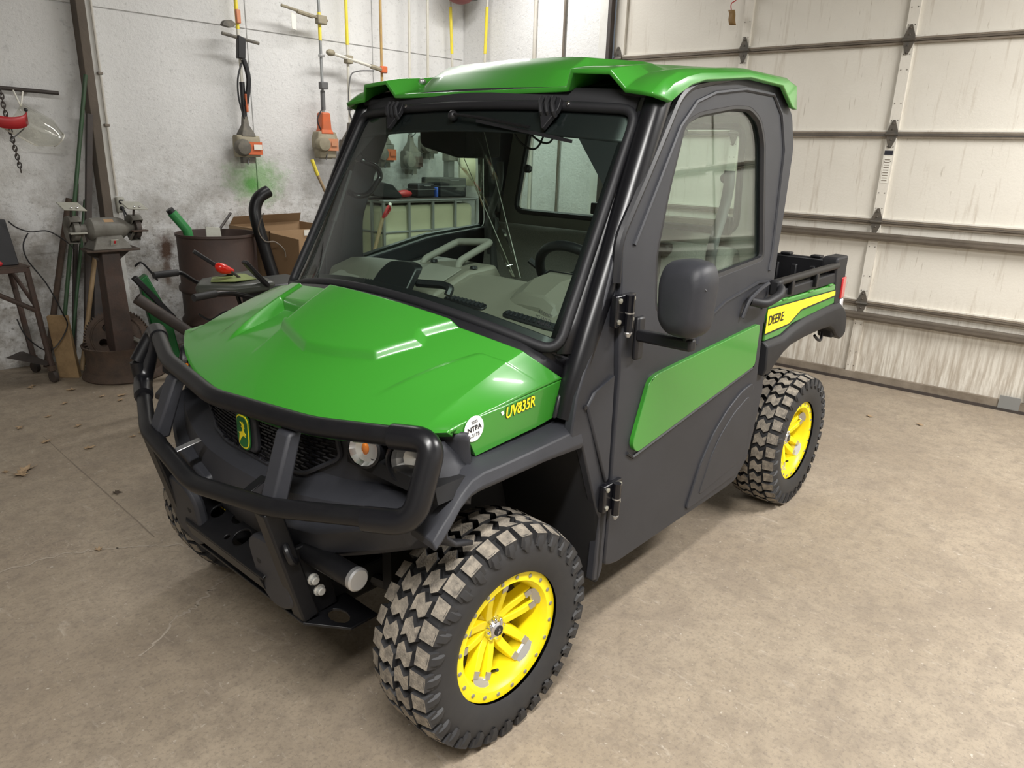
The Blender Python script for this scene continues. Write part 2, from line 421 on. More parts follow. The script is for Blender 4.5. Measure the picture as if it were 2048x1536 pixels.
def spline(P, n=6, closed=False):
    P = [Vector(q) for q in P]; out = []; N = len(P)
    for i in range(N if closed else N-1):
        g = lambda k: P[k % N] if closed else P[max(0, min(N-1, k))]
        a, b, c, d = g(i-1), g(i), g(i+1), g(i+2)
        for k in range(n):
            t = k/n; out.append(.5*((2*b)+(c-a)*t+(2*a-5*b+4*c-d)*t*t+(3*b-a-3*c+d)*t**3))
    if not closed: out.append(P[-1])
    return out
def round_path(P, r, n=5):
    P = [Vector(q) for q in P]; out = [P[0]]
    for i in range(1, len(P)-1):
        a, b, c = P[i-1], P[i], P[i+1]; rr = min(r, (a-b).length*.45, (c-b).length*.45)
        p, q = b+(a-b).normalized()*rr, b+(c-b).normalized()*rr
        out += [(1-t)**2*p+2*t*(1-t)*b+t*t*q for t in [k/n for k in range(n+1)]]
    return out+[P[-1]]
# ------------------------------------------------------------------ the room
DN = Vector((.9992665, .0382943, 0)); DD = Vector((-.0382943, .9992665, 0)); D0 = Vector((4.564, 0, 0))   # door wall: inward face passes D0
def dw(y, z, off=0):   # point on the door wall at lateral y, height z, off metres into the room
    s = y/DD.y; p = D0 + DD*s - DN*off; return Vector((p.x, p.y, z))
WC = Vector((4.411, 3.985, 0)); WD = Vector((-1, .0667, 0)).normalized(); WN = Vector((-WD.y, WD.x, 0))   # left wall from the corner; WN points into the room
if WN.y > 0: WN = -WN
def lw(x, z, off=0):
    s = (x-WC.x)/WD.x; p = WC + WD*s + WN*off; return Vector((p.x, p.y, z))
XB, YR = -4.6, -5.2
def structure(o): o['kind'] = 'structure'; return o
fl = MB().box((XB-.2, YR-.2, -.1), (5.2, 4.9, 0)).build('floor', 'concrete', smooth=0); structure(fl)
ce = MB().box((XB-.2, YR-.2, CEIL), (5.2, 4.9, CEIL+.1)).build('ceiling', 'ceiling_grey', smooth=0); structure(ce)
a, b = lw(4.6, 0), lw(XB-.1, 0); w = -WN*.15
wl_ = structure(MB().prism([a, b, b+w, a+w], (0, 0, CEIL)).build('wall_left', 'wall_board', smooth=0))
# sheet boards on that wall with open joints between them
def wall_boards():
    for zi, (z0, z1) in enumerate(((.0, 2.525), (2.533, CEIL))):
        xs = [-4.5, -2.8, -1.6, -.38, .84, 2.07, 3.29, 4.395]
        for xa, xb in zip(xs, xs[1:]):
            if xb < -1.7: continue
            p, q = lw(xa+.004, z0), lw(xb-.004, z0)
            MB().prism([p, q, q+WN*.012, p+WN*.012], (0, 0, z1-z0)).build('wall_board', 'wall_board', wl_, smooth=0, bevel=.002, seg=1)
wall_boards()
structure(MB().box((XB-.15, YR-.2, 0), (XB, 4.9, CEIL)).build('wall_back', 'back_grey', smooth=0))
structure(MB().box((XB-.2, YR-.15, 0), (5.2, YR, CEIL)).build('wall_right', 'wall_plain', smooth=0))
JL, DT = 2.20, 3.35      # door opening left edge (y), top
def wall_piece(name, y0, y1, z0, z1, m='wall_plain', off=0, th=.15, parent=None):
    a, b = dw(y0, z0, off), dw(y1, z0, off); t = DN*th
    return MB().prism([a, b, b+t, a+t], (0, 0, z1-z0)).build(name, m, parent, smooth=0)
structure(wall_piece('wall_front', JL+.06, 4.3, 0, CEIL, th=.14))
structure(wall_piece('trim_1', JL, JL+.10, 0, CEIL, 'white_paint', off=.03, th=.03))
structure(wall_piece('trim_2', JL-6.2, JL+.06, DT, CEIL, 'wall_plain'))
# conduits in the corner
for i, yy in enumerate((3.03, 2.69)):
    tag(MB().tube([dw(yy, 0.02, .025), dw(yy, CEIL-.01, .025)], .012 if i else .018, 8).build('conduit_pipe', 'conduit' if not i else 'bar_steel', smooth=60), ('pale thick conduit pipe rising up the wall behind the cab roof', 'thin dark conduit pipe on the wall nearest the overhead door')[i], 'pipe')
# overhead door
door = empty('overhead_door', dw(-.2, 0)); tag(door, 'off-white sectional overhead garage door with grimy horizontal seams and hinges', 'garage door')
STL = [2.10, .945, -.235, -1.415, -2.595, -3.775]
ZS = [.05, .64, 1.25, 1.86, 2.475, 3.085, 3.33]
def door_parts():
    back = .05
    for k in range(6):
        z0, z1 = ZS[k], ZS[k+1]
        for ya, yb in zip(STL, STL[1:]):
            wall_piece('door_panel', yb+.004, ya-.004, z0+.022, z1-.028, 'door_panel', -.02, .03, door)
        # rails along the section joints: stepped grimy strips
        for (za, zb, off, m) in ((z1-.03, z1-.016, .004, 'grime'), (z1-.014, z1-.002, .012, 'bar_steel'), (z1, z1+.012, .008, 'grime'), (z1+.013, z1+.024, .002, 'door_panel')):
            if k < 5: wall_piece('section_rail', STL[-1], STL[0], za, zb, m, off, .03, door)
        for j, ys in enumerate(STL):
            wd = .034 if j else .05
            o = wall_piece('stile', ys-wd, ys+wd, z0+.024, z1-.03, 'door_panel', .006, .03, door)
            # rivets
            mb = MB()
            for q in (.09, .2, .42, .52):
                for sg in (-.02, .02):
                    c = dw(ys+sg, z0+q, .006); mb.lathe([(.004, 0), (.003, .003)], c, -DN, 6)
            if j in (1, 2, 3): mb.build('rivet', 'hinge', door)
            if k < 5 and j in (0, 1, 2, 3):
                hz = z1-.006
                poly = [(-.008, .115), (.008, .115), (.036, .03), (.036, .008), (.04, .008), (.04, -.012), (.034, -.012), (.03, -.04), (.008, -.11), (-.008, -.11), (-.03, -.04), (-.034, -.012), (-.04, -.012), (-.04, .008), (-.036, .008), (-.036, .03)]
                MB().prism([dw(ys+u, hz+v*.85, .012) for u, v in poly], -DN*.006).build('hinge', 'hinge', door, smooth=0, bevel=.002)
                h = MB().tube([dw(ys-.042, hz, .02), dw(ys+.042, hz, .02)], .011, 8)
                for v in (.075, .035, -.035, -.08): h.lathe([(.006, 0), (.006, .006), (.003, .008)], dw(ys, hz+v, .018), -DN, 6)
                h.build('hinge_pin', 'hinge', door)
    for zb in (1.137, .54):     # stiffening struts
        a, b = dw(STL[-1], zb), dw(STL[0]-.02, zb)
        MB().prism([dw(STL[-1], zb-.028, .0), dw(STL[-1], zb-.028, .035), dw(STL[-1], zb-.012, .06), dw(STL[-1], zb+.012, .06), dw(STL[-1], zb+.028, .035), dw(STL[-1], zb+.028, 0)], DD*(STL[0]-STL[-1]-.02)/DD.y).build('strut', 'bar_steel', door, smooth=0, bevel=.003)
        MB().prism([dw(STL[-1], zb+.012, .03), dw(STL[-1], zb+.012, .062), dw(STL[-1], zb+.02, .062), dw(STL[-1], zb+.02, .03)], DD*(STL[0]-STL[-1]-.02)/DD.y).build('strut_lip', 'bar_steel', door, smooth=0)
    wall_piece('bottom_rail', STL[-1], STL[0]+.05, .04, .095, 'grime', .012, .05, door)
    wall_piece('bottom_seal', STL[-1], STL[0]+.05, .02, .042, 'dark_steel', .02, .05, door)
    c = wall_piece('corner_plate', -1.36, -1.235, .04, .13, 'galv', .02, .01, door)
    wall_piece('warning_label', -.262, -.206, 1.715, 1.745, 'label_black', .009, .004, door)
    wall_piece('instruction_label', -.258, -.210, 1.52, 1.70, 'paper', .008, .004, door)
    mb = MB()
    for i in range(9):
        a = dw(-.252, 1.535+i*.018, .0095); b_ = dw(-.216, 1.535+i*.018, .0095); mb.add([a, b_, b_+V3(0, 0, .005), a+V3(0, 0, .005)], [(0, 1, 2, 3)])
    mb.build('printed_lines', 'grime', door, smooth=0)
door_parts()
# track and jamb shadow gap beside the door
tr = wall_piece('door_track', JL-.045, JL-.012, 0, 3.33, 'dark_steel', .08, .06); tag(tr, 'dark vertical steel track beside the overhead door', 'door track')
# hanging brown tag
tg = empty('hanging_tag', (4.42, 1.03, 2.70)); tag(tg, 'small brown curled tag hanging on a red string before the door', 'tag')
rows = []
for i in range(7):
    z = 2.755-.018*i; off = .012*math.sin(i*1.1); rows.append([(4.42+off, 1.066-.004*i, z), (4.42+off*.6, 1.012-.004*i, z-.004)])
MB().grid(rows).build('card', 'tag_brown', tg, solid=.003)
MB().tube(spline([(4.42, 1.04, 2.752), (4.43, 1.05, 2.80), (4.43, 1.0, 2.86), (4.44, .99, 3.2), (4.46, .99, 3.45)], 5), .004, 5).build('red_string', 'red_plastic', tg)
MB().ball((4.43, 1.0, 2.875), (.02, .045, .02)).build('red_knot', 'red_plastic', tg)

# ceiling strip lights
def strip_light(x, y, L, W, i):
    t = empty('strip_light', (x, y, CEIL)); tag(t, 'white ceiling strip light %s' % ('above the left-hand side of the vehicle', 'added behind the camera as fill', 'above the hanging trimmers', 'above the grinder corner')[i], 'light', 'ceiling strip lights')
    MB().prism([(x-L/2, y-.10, CEIL), (x-L/2, y+.10, CEIL), (x-L/2, y+.04, CEIL-.06), (x-L/2, y-.04, CEIL-.06)], (L, 0, 0)).build('housing', 'fixture', t, smooth=0)
    for s in (-.06, .06): MB().tube([(x-L/2+.03, y+s, CEIL-.085), (x+L/2-.03, y+s, CEIL-.085)], .018, 10).build('tube', 'lamp_white', t)
    ld = bpy.data.lights.new('strip_lamp', 'AREA'); ld.shape = 'RECTANGLE'; ld.size = L; ld.size_y = .22; ld.energy = W; ld.color = (1, .98, .95)
    lo = bpy.data.objects.new('strip_lamp', ld); COL.objects.link(lo); lo.parent = t; lo.location = (0, 0, -.115)
for i, (x, y, al, L, W) in enumerate(LAMPS): strip_light(x, y, L, W, i)

# floor cracks and saw joint
def ribbon(pts, w, name, m, z=.0012):
    mb = MB(); rows = []
    for i, q in enumerate(pts):
        a = Vector(pts[max(0, i-1)]); b = Vector(pts[min(len(pts)-1, i+1)]); d = (b-a).normalized(); n_ = Vector((-d.y, d.x))*w/2*(.5+random.random())
        rows.append([(q[0]-n_.x, q[1]-n_.y, z), (q[0]+n_.x, q[1]+n_.y, z)])
    mb.grid(rows); return mb.build(name, m, fl, smooth=0)
random.seed(4)
def jag(P, n, amp):
    out = []
    for (a, b) in zip(P, P[1:]):
        for k in range(n): t = k/n; out.append((lerp(a[0], b[0], t)+random.uniform(-amp, amp), lerp(a[1], b[1], t)+random.uniform(-amp, amp)))
    return out+[P[-1]]
ribbon(jag([(-.80, 1.25), (-.552, 1.214), (-.40, 1.13), (-.285, 1.04), (-.118, .872), (-.02, .80)], 11, .012), .007, 'floor_crack', 'crack_fill')
ribbon(jag([(-.02, .75), (-.10, .634), (-.236, .573), (-.33, .50), (-.42, .47), (-.60, .36)], 11, .013), .007, 'floor_crack', 'crack_fill')
ribbon(jag([(-.20, 2.66), (-.229, 1.475), (-.24, 1.1)], 6, .001), .004, 'saw_joint', 'crack_dark')
# ------------------------------------------------------------------ the utility vehicle (front axle at x=0, nose towards -x, its left side at y<0)
UV = empty('utility_vehicle', (0, 0, 0))
tag(UV, 'green and charcoal utility vehicle with enclosed cab and yellow wheels', 'utility vehicle')

# ---- hood
PLAT = [(.11, .54), (-.08, .43), (-.20, .455), (-.33, .51), (-.41, .73), (-.39, .82), (-.445, 1.02), (.12, 1.02), (.12, .63)]
def hood_base(y, t):
    a = min(abs(y)/.66, 1.04); b = min(abs(y)/.62, 1)
    xf = -.365+.165*a**2.2; zf = .945+.048*a*a; xr = .03+.11*b*b; zr = 1.2-.078*b*b
    if abs(y) > .62: k = (abs(y)-.62)/.06; xr += .1*k; zr -= .083*k
    s = t*(1.25-.25*t)
    return Vector((xf+(xr-xf)*t, y, zf+(zr-zf)*s))
PM = [(y, t*.5) for y, t in PLAT]
def hood_h(y, t):
    h = 0
    sm = lambda q: q*q*(3-2*q) if 0 < q < 1 else (0 if q <= 0 else 1)
    if inpoly(y, t*.5, PM):
        d = seg_dist(y, t*.5, PM[:7]+[(-.445, .6), (.2, .6), (.2, .3)])
        if t > .86 and y > -.36: d = .05
        if y > .05 and t > .6: d = min(d, .12-y)
        h += .018*sm(d/.028)
    yo = .31
    dep = .034*sm((t-.26)/.5)
    h -= dep*sm((y-.112)/.016)*sm((yo+.010-y)/.020)*sm((.82-t)*.55/.018)
    # far shoulder rib and near shoulder crease
    h += .008*sm((y-yo+.01)/.02)*sm((t-.25)/.25)*sm((.42-y)/.03)
    if y < -.3:
        yc = -.43-.12*(t-.27)/.54
        if .2 < t < .83: h += .006*sm((yc+.012-y)/.024)*sm((t-.2)/.25)*sm((.83-t)/.03)*max(0, 1-max(0, yc-y)/.12)
    return h
NY, NT = 320, 150
ys = [-.68+1.36*i/NY for i in range(NY+1)]
rows = []
for i, y in enumerate(ys):
    r = []
    for j in range(NT+1):
        t = j/NT; p = hood_base(y, t); p.z += hood_h(y, t); p.x -= hood_h(y, t)*.35
        r.append(p)
    r.insert(0, r[0]+Vector((.012, 0, -.035+.027*max(0, min(1, (abs(y)-.54)/.1))))); rows.append(r)
hood = MB().grid(rows).build('hood', 'green', UV, smooth=22)
md = hood.modifiers.new('s', 'SOLIDIFY'); md.thickness = .012; md.offset = 0
# side skirts of the hood
SK = [(-.178, 1.004), (-.139, 1.010), (0, 1.018), (.184, 1.035), (.243, 1.040), (.250, .985), (.235, .935), (.165, .925), (.03, .917), (-.10, .908), (-.122, .953), (-.15, .978), (-.170, .986)]
skirts = {}
for s in (-1, 1):
    skirts[s] = panel('hood_side', 'green', SK, lambda u, v, w, s=s: Vector((u, s*(.684-.05*max(0, -u-.08)-w), v)), .014, parent=UV, bevel=.004)
def on_side(u, v, o=.0): return Vector((u, -(.6845-.05*max(0, -u-.08)+o), v))
# lettering and sticker on the near side skirt
text('UV835R', .043, on_side(.004, .995, .0008), (1, 0, .07), (0, 0, 1), 'ink', 'lettering_outline', skirts[-1], ext=.0004, shear=.25, bold=.0020, sx=.80)  # dark printed edge behind the yellow letters
text('UV835R', .043, on_side(.004, .995, .0018), (1, 0, .07), (0, 0, 1), 'yellow_decal', 'model_lettering', skirts[-1], ext=.0005, shear=.25, bold=.0006, sx=.80)
MB().prism([on_side(-.012, 1.004, .0006), on_side(-.002, 1.006, .0006), on_side(.001, .998, .0006), on_side(-.006, .994, .0006)], (0, -.0006, 0)).build('worn_letter', 'white_sticker', skirts[-1], smooth=0)
sc = on_side(-.108, .985, .001)
MB().lathe([(.0, 0), (.0335, 0), (.0335, .001), (0, .0012)], sc, (0, -1, 0), 36, caps=False).build('round_sticker', 'white_sticker', skirts[-1], smooth=0)
for tt, sz, dz, bo in (('2025', .0115, .0185, 0), ('NTPA', .019, .001, .0004), ('S-3175', .0135, -.017, .0001)):
    text(tt, sz, sc+Vector((0, -.0022, dz)), (1, 0, .12), (0, 0, 1), 'ink', 'sticker_print', skirts[-1], ext=.0002, bold=bo, align='CENTER')
for s in (-1, 1):
    lt = MB().prism([(.196, s*.686, .935), (.222, s*.686, .94), (.234, s*.686, .99), (.226, s*.686, 1.005), (.214, s*.686, .995)], (0, s*.014, 0)).build('hood_latch', 'black_plastic', UV, bevel=.005)
    MB().prism([(.206, s*.700, .938), (.218, s*.700, .94), (.226, s*.700, .965), (.218, s*.700, .972)], (0, s*.004, 0)).build('latch_tab', 'green', lt, bevel=.002)
# cowl under the windscreen
rows = []
for i in range(25):
    y = -.69+1.38*i/24; b = abs(y)/.69
    p = hood_base(max(-.68, min(.68, y)), 1)
    rows.append([p+Vector((-.03, 0, -.025)), p+Vector((.015, 0, -.012)), p+Vector((.05, 0, .004)), Vector((.125+.13*b*b, y, 1.20-.10*b*b)), Vector((.19+.10*b*b, y, 1.17-.08*b*b))])
MB().grid(rows).build('cowl', 'black_plastic', UV, solid=.01)

# ---- front fascia: sections down the nose, swept back towards the sides
def fsweep(y): a = min(abs(y)/.66, 1.12); return .165*a**2.2
FP = [(-.338, .935), (-.330, .915), (-.318, .86), (-.322, .80), (-.335, .775), (-.385, .745), (-.395, .70), (-.392, .62), (-.36, .535), (-.30, .51)]
def fpt(y, k):
    x, z = FP[k]; a = min(1, abs(y)/.66); zz = z
    if k <= 1: zz += .048*a*a
    if 4 <= k: zz += (.07, .08, .10, .16, .24, .25)[k-4]*max(0, a-.3)**1.2
    xx = x+fsweep(y)*(1 if k < 5 else .95)
    if k in (2, 3): xx += .022*max(0, min(1, (a-.58)/.1))*(1 if a < .98 else 0)
    return Vector((xx, y, zz))
rows = [[fpt(-.70+1.40*i/56, k) for k in range(len(FP))] for i in range(57)]
fas = MB().grid(rows).build('front_fascia', 'charcoal', UV, smooth=28, solid=.012)
# grille: recessed backing and staggered mesh bars
def gpt(y, z, o=0):
    x = interp(z, [(.775, -.335), (.80, -.322), (.86, -.318), (.915, -.330), (.935, -.338)]); return Vector((x+fsweep(y)-o, y, z+.03*(abs(y)/.66)**2))
GO = rnd_poly([(-.37, .925), (-.365, .85), (-.25, .785), (-.14, .775), (.14, .775), (.25, .785), (.365, .85), (.37, .925)], .02)
bk = panel('grille_backing', 'wheel_well', GO, lambda u, v, w: gpt(u, v, .004-w), .006, parent=fas, sub=.05)
mb = MB(); zr = 0; z = .781
while z < .925:
    y = -.36+(.02 if zr % 2 else 0)
    while y < .36:
        if inpoly(y+.013, z, GO) and inpoly(y-.013, z, GO) and abs(y) > .03:
            p0, p1, p2 = gpt(y-.017, z-.003, .008), gpt(y, z+.004, .016), gpt(y+.017, z-.003, .008)
            mb.tube([p0, p1, p2], .0035, 5)
        y += .04
    z += .0105; zr += 1
mb.build('grille_mesh', 'black_gloss', fas, kind='stuff')
fr = [gpt(u, v, .008) for u, v in GO]
MB().tube(fr, .007, 6, closed=True).build('grille_surround', 'charcoal', fas)
# badge
BX = Vector((-.352, -.004, .852))
bd = MB().prism([BX+Vector((.02, u, v)) for u, v in rnd_poly([(-.055, -.06), (.055, -.06), (.055, .06), (-.055, .06)], .03, 5)], (-.02, 0, 0)).build('badge_mount', 'charcoal', fas, bevel=.006)
BS = rnd_poly([(-.027, -.026), (-.020, -.044), (0, -.050), (.020, -.044), (.027, -.026), (.027, .036), (.016, .048), (-.016, .048), (-.027, .036)], .008, 3)
def bp(u, v, o): return BX+Vector((-.003-o, -u, v))
MB().prism([bp(u*1.30, v*1.14, 0) for u, v in BS], (-.003, 0, 0)).build('badge_border', 'green_dark', fas)
MB().prism([bp(u*1.16, v*1.04, .003) for u, v in BS], (-.002, 0, 0)).build('badge_ring', 'yellow_decal', fas)
MB().prism([bp(u*1.05, v*.96, .005) for u, v in BS], (-.0015, 0, 0)).build('badge_field', 'green_dark', fas)
DEER = [(.018, -.036), (.014, -.026), (.011, -.013), (.012, -.002), (.007, .002), (-.002, .000), (-.005, .010), (-.008, .014), (-.012, .016), (-.008, .019), (-.011, .028), (-.006, .022), (-.007, .033), (-.003, .024), (.000, .031), (.000, .021), (.002, .019), (.001, .008), (.005, .007)]
DEER = [(-.019, -.004), (-.013, -.009), (-.014, -.013), (-.009, -.010), (-.004, -.012), (.004, -.017), (.010, -.026), (.018, -.038), (.0165, -.028), (.014, -.017), (.0125, -.008), (.016, -.004), (.013, -.004), (.008, -.001), (.001, .001), (-.002, .008), (-.001, .014), (.004, .016), (-.001, .018), (.002, .026), (.008, .030), (.001, .029), (-.003, .021), (-.005, .032), (-.007, .021), (-.012, .029), (-.0095, .019), (-.012, .013), (-.008, .012), (-.008, .004), (-.011, -.001)]
MB().prism([bp(-u*1.15, v, .0065) for u, v in DEER], (-.0012, 0, 0)).build('badge_deer', 'yellow_decal', fas, smooth=0)
# lamps
def head_lamp(s):
    c = Vector((-.246, s*.600, .910)); n = Vector((-.90, s*.38, .10)).normalized()
    h = MB().lathe([(.062, -.05), (.062, .006), (.054, .012), (.052, .002)], c, n, 28, caps=False).build('headlight_ring', 'black_plastic', fas)
    MB().lathe([(.05, .0), (.044, -.015), (.03, -.028), (.0, -.036)], c, n, 16, caps=False).build('headlight_reflector', 'reflector', fas, smooth=10)
    MB().lathe([(.052, .004), (.04, .012), (.0, .017)], c, n, 24, caps=False).build('headlight_lens', 'clear_plastic', fas)
    c2 = Vector((-.287, s*.474, .917)); n2 = Vector((-.9, s*.36, .15)).normalized()
    MB().lathe([(.05, -.04), (.048, .0), (.042, .004)], c2, n2, 24, caps=False).build('lamp_housing', 'black_plastic', fas)
    MB().lathe([(.042, 0), (.034, -.016), (.0, -.026)], c2, n2, 14, caps=False).build('lamp_reflector', 'reflector', fas, smooth=10)
    MB().ball(c2+n2*.0+Vector((0, s*.008, .006)), (.009, .011, .016)).build('amber_bulb', 'amber', fas)
    MB().lathe([(.044, .002), (.036, .016), (.0, .026)], c2, n2, 20, caps=False).build('lamp_lens', 'clear_plastic', fas)
for s in (-1, 1): head_lamp(s)
# lower bumper lip and corner pods
for s in (-1, 1):
    MB().loft([[Vector((x+dx, s*y, z+dz)) for dx, dz in ((-.03, .0), (.06, .03), (.06, -.06), (-.005, -.085))] for x, y, z in ((-.385, .16, .66), (-.36, .40, .70), (-.295, .58, .76), (-.27, .64, .785))]).build('bumper_lip', 'charcoal', UV, bevel=.012)

# ---- front fenders and wheel wells
for s in (-1, 1):
    # flare: a bent strip that follows the wheel arch, each station from its upper to its arch edge
    TP = [(.262, .915), (.10, .905), (-.049, .901), (-.125, .902), (-.165, .894), (-.205, .868), (-.242, .832), (-.278, .798), (-.300, .775)]
    AR = [(.262, .845), (.10, .853), (-.069, .852), (-.155, .852), (-.190, .846), (-.222, .825), (-.250, .790), (-.280, .760), (-.298, .748)]
    rings = []
    for (xa, za), (xb, zb) in zip(TP, AR):
        xm, zm = (xa+xb)/2, (za+zb)/2
        rings.append([Vector((xa, s*.66, za+.006)), Vector((xa, s*.722, za)), Vector((lerp(xa, xm, .35), s*.744, lerp(za, zm, .35))), Vector((lerp(xm, xb, .5), s*.755, lerp(zm, zb, .5))), Vector((xb, s*.750, zb)), Vector((xb+.004, s*.66, zb+.006))])
    MB().loft(rings).build('fender_flare', 'charcoal', UV, smooth=40, bevel=.004)
    # nose corner between hood, lamp and flare
    NC = [(.965, (-.222, .645), (-.200, .664), (-.190, .668), (-.182, .670)), (.935, (-.238, .642), (-.210, .674), (-.180, .680), (-.160, .682)), (.908, (-.252, .640), (-.220, .684), (-.175, .694), (-.135, .698)), (.875, (-.266, .640), (-.232, .694), (-.19, .716), (-.15, .72)), (.82, (-.284, .642), (-.258, .698), (-.225, .728), (-.21, .73)), (.785, (-.296, .645), (-.287, .70), (-.281, .728), (-.277, .732))]
    MB().grid([[Vector((x, s*(y-(.012 if z > .9 else 0)), z)) for x, y in pts] for z, *pts in NC]).build('nose_corner', 'charcoal', UV, smooth=50, solid=.01)
    # inner liner
    MB().box((-.15, s*.36 if s > 0 else -.40, .40), (.36, s*.40 if s > 0 else -.36, .90)).build('wheel_well_liner', 'wheel_well', UV, smooth=0)
    MB().hexa([(-.27, s*.38, .85), (.30, s*.38, .85), (.30, s*.73, .85), (-.27, s*.73, .85), (-.27, s*.38, .89), (.30, s*.38, .89), (.30, s*.72, .89), (-.27, s*.72, .89)]).build('wheel_well_roof', 'wheel_well', UV, smooth=0)
    MB().prism([(.385, s*.38, .33), (.405, s*.735, .33), (.405, s*.742, .60), (.30, s*.742, .86), (.25, s*.70, .87), (.25, s*.38, .87)], (.02, 0, .0)).build('mud_flap', 'wheel_well', UV, bevel=.006)
    # cowl side panel between fender and door
    CP = [(.212, .90), (.232, 1.0), (.262, 1.065), (.30, 1.13), (.345, 1.25), (.392, 1.375), (.404, 1.38), (.404, 1.17), (.413, 1.03), (.418, .70), (.436, .62), (.44, .37), (.425, .335), (.39, .345), (.395, .57), (.375, .60), (.27, .845), (.215, .848)]
    panel('cowl_side', 'charcoal', CP, lambda u, v, w, s=s: Vector((u, s*(interp(v, [(.33, .735), (.9, .748), (1.1, .742), (1.4, .728)])-w-(0 if s < 0 else .03*max(0, min(1, (v-1.0)/.2)))), v)), .03, parent=UV, bevel=.005, sub=.09)
    IN = [(.272, .965), (.30, 1.0), (.40, 1.035), (.408, .70), (.395, .69)]
    panel('cowl_side_inset', 'charcoal', IN, lambda u, v, w, s=s: Vector((u, s*(.7545-w), v)), .012, parent=UV, bevel=.006)
    MB().lathe([(.007, 0), (.007, .004), (.003, .005)], (.268, s*.748, .965), (0, s, 0), 10).build('rivet', 'black_plastic', UV)
    # lower sill below the door and the leg-shield edge
    MB().prism([(.43, s*.70, .345), (1.44, s*.70, .345), (1.50, s*.70, .40), (1.50, s*.70, .47), (.43, s*.70, .47)], (0, -s*.12, 0)).build('sill', 'charcoal_dark', UV, bevel=.01)
    # rear quarter in front of the rear wheel
    RQ = [(1.40, .40), (1.47, .37), (1.53, .42), (1.575, .60), (1.60, .72), (1.585, .80), (1.565, .86), (1.55, .93), (1.44, .93), (1.42, .6)]
    panel('rear_quarter', 'charcoal', RQ, lambda u, v, w, s=s: Vector((u, s*(.725-w), v)), .05, parent=UV, bevel=.012)
    MB().lathe([(.006, 0), (.006, .004), (.003, .005)], (1.575, s*.726, .82), (0, s, 0), 8).build('rivet', 'steel', UV)

# ---- brush guard
bg = MB().tube(round_path([(-.352, .727, .905), (-.277, .727, 1.015), (-.381, .399, .985), (-.436, 0, .975), (-.381, -.399, .985), (-.277, -.727, 1.012), (-.343, -.726, .835), (-.483, -.356, .785), (-.518, 0, .742), (-.483, .356, .785), (-.343, .726, .815), (-.352, .727, .905)], .05, 5), .0245, 12).build('brush_guard', 'black_steel', UV, smooth=60)
for s in (-1, 1):
    # padded sleeves at the outer corners
    MB().tube(round_path([(-.311, s*.62, 1.003), (-.277, s*.727, 1.013), (-.343, s*.727, .83), (-.388, s*.61, .815)], .055, 7), .0305, 14).build('corner_sleeve', 'tube_black', bg, smooth=60)
    MB().hexa([(-.415, s*.285, .955), (-.372, s*.285, .965), (-.372, s*.345, .965), (-.415, s*.345, .955), (-.49, s*.30, .77), (-.44, s*.30, .77), (-.44, s*.36, .77), (-.49, s*.36, .77)] if s > 0 else [(-.49, -.36, .77), (-.44, -.36, .77), (-.44, -.30, .77), (-.49, -.30, .77), (-.415, -.345, .955), (-.372, -.345, .965), (-.372, -.285, .965), (-.415, -.285, .955)]).build('guard_post', 'charcoal', bg, bevel=.008)
    # legs down to the frame
    MB().bar((-.478, s*.325, .77), (-.392, s*.335, .42), .05, .055, (0, 1, 0)).build('guard_leg', 'black_steel', bg, bevel=.006)
    # shaped plates inboard of the legs
    pl = rnd_poly([(.155, .60), (.20, .645), (.30, .655), (.335, .60), (.345, .47), (.30, .43), (.22, .412), (.165, .46)], .035)
    pk = MB().prism([Vector((-.462+(.65-v)*.15, s*u, v)) for u, v in pl], (.035, 0, 0)).build('skid_plate', 'charcoal', bg, bevel=.010)
    MB().lathe([(.011, 0), (.011, .002)], (-.447, s*.205, .56), (-1, 0, 0), 14).build('plate_hole', 'wheel_well', bg)
    # cross stub tube with steel cap
    tb = MB().tube([(-.37, s*.33, .605), (-.368, s*.535, .612)], .030, 16).build('stub_tube', 'black_steel', bg, smooth=50)
    MB().lathe([(.031, 0), (.031, .012), (.026, .016)], (-.368, s*.532, .612), (.01, s, .03), 20).build('stub_cap', 'steel', tb)
    MB().prism([(-.43, s*.315, .63), (-.33, s*.315, .63), (-.29, s*.315, .41), (-.40, s*.315, .40)], (0, s*.018, 0)).build('frame_plate', 'black_steel', bg, bevel=.004)
    MB().tube(spline([(-.44, s*.33, .665), (-.455, s*.365, .66), (-.45, s*.375, .63), (-.43, s*.36, .61), (-.42, s*.335, .615)], 4), .0095, 8).build('tie_hook', 'black_steel', bg)
    for zz, xx in ((.519, -.366), (.478, -.349)):
        MB().lathe([(.017, 0), (.017, .004), (.012, .006), (.012, .016), (.009, .018)], (xx, s*.333, zz), (0, s, 0), 12).build('bolt', 'bolt_bright', bg, smooth=20)
    MB().bar((-.47, s*.20, .765), (-.40, s*.185, .785), .03, .004).build('guard_bracket', 'steel' if s > 0 else 'black_steel', bg, bevel=.002)
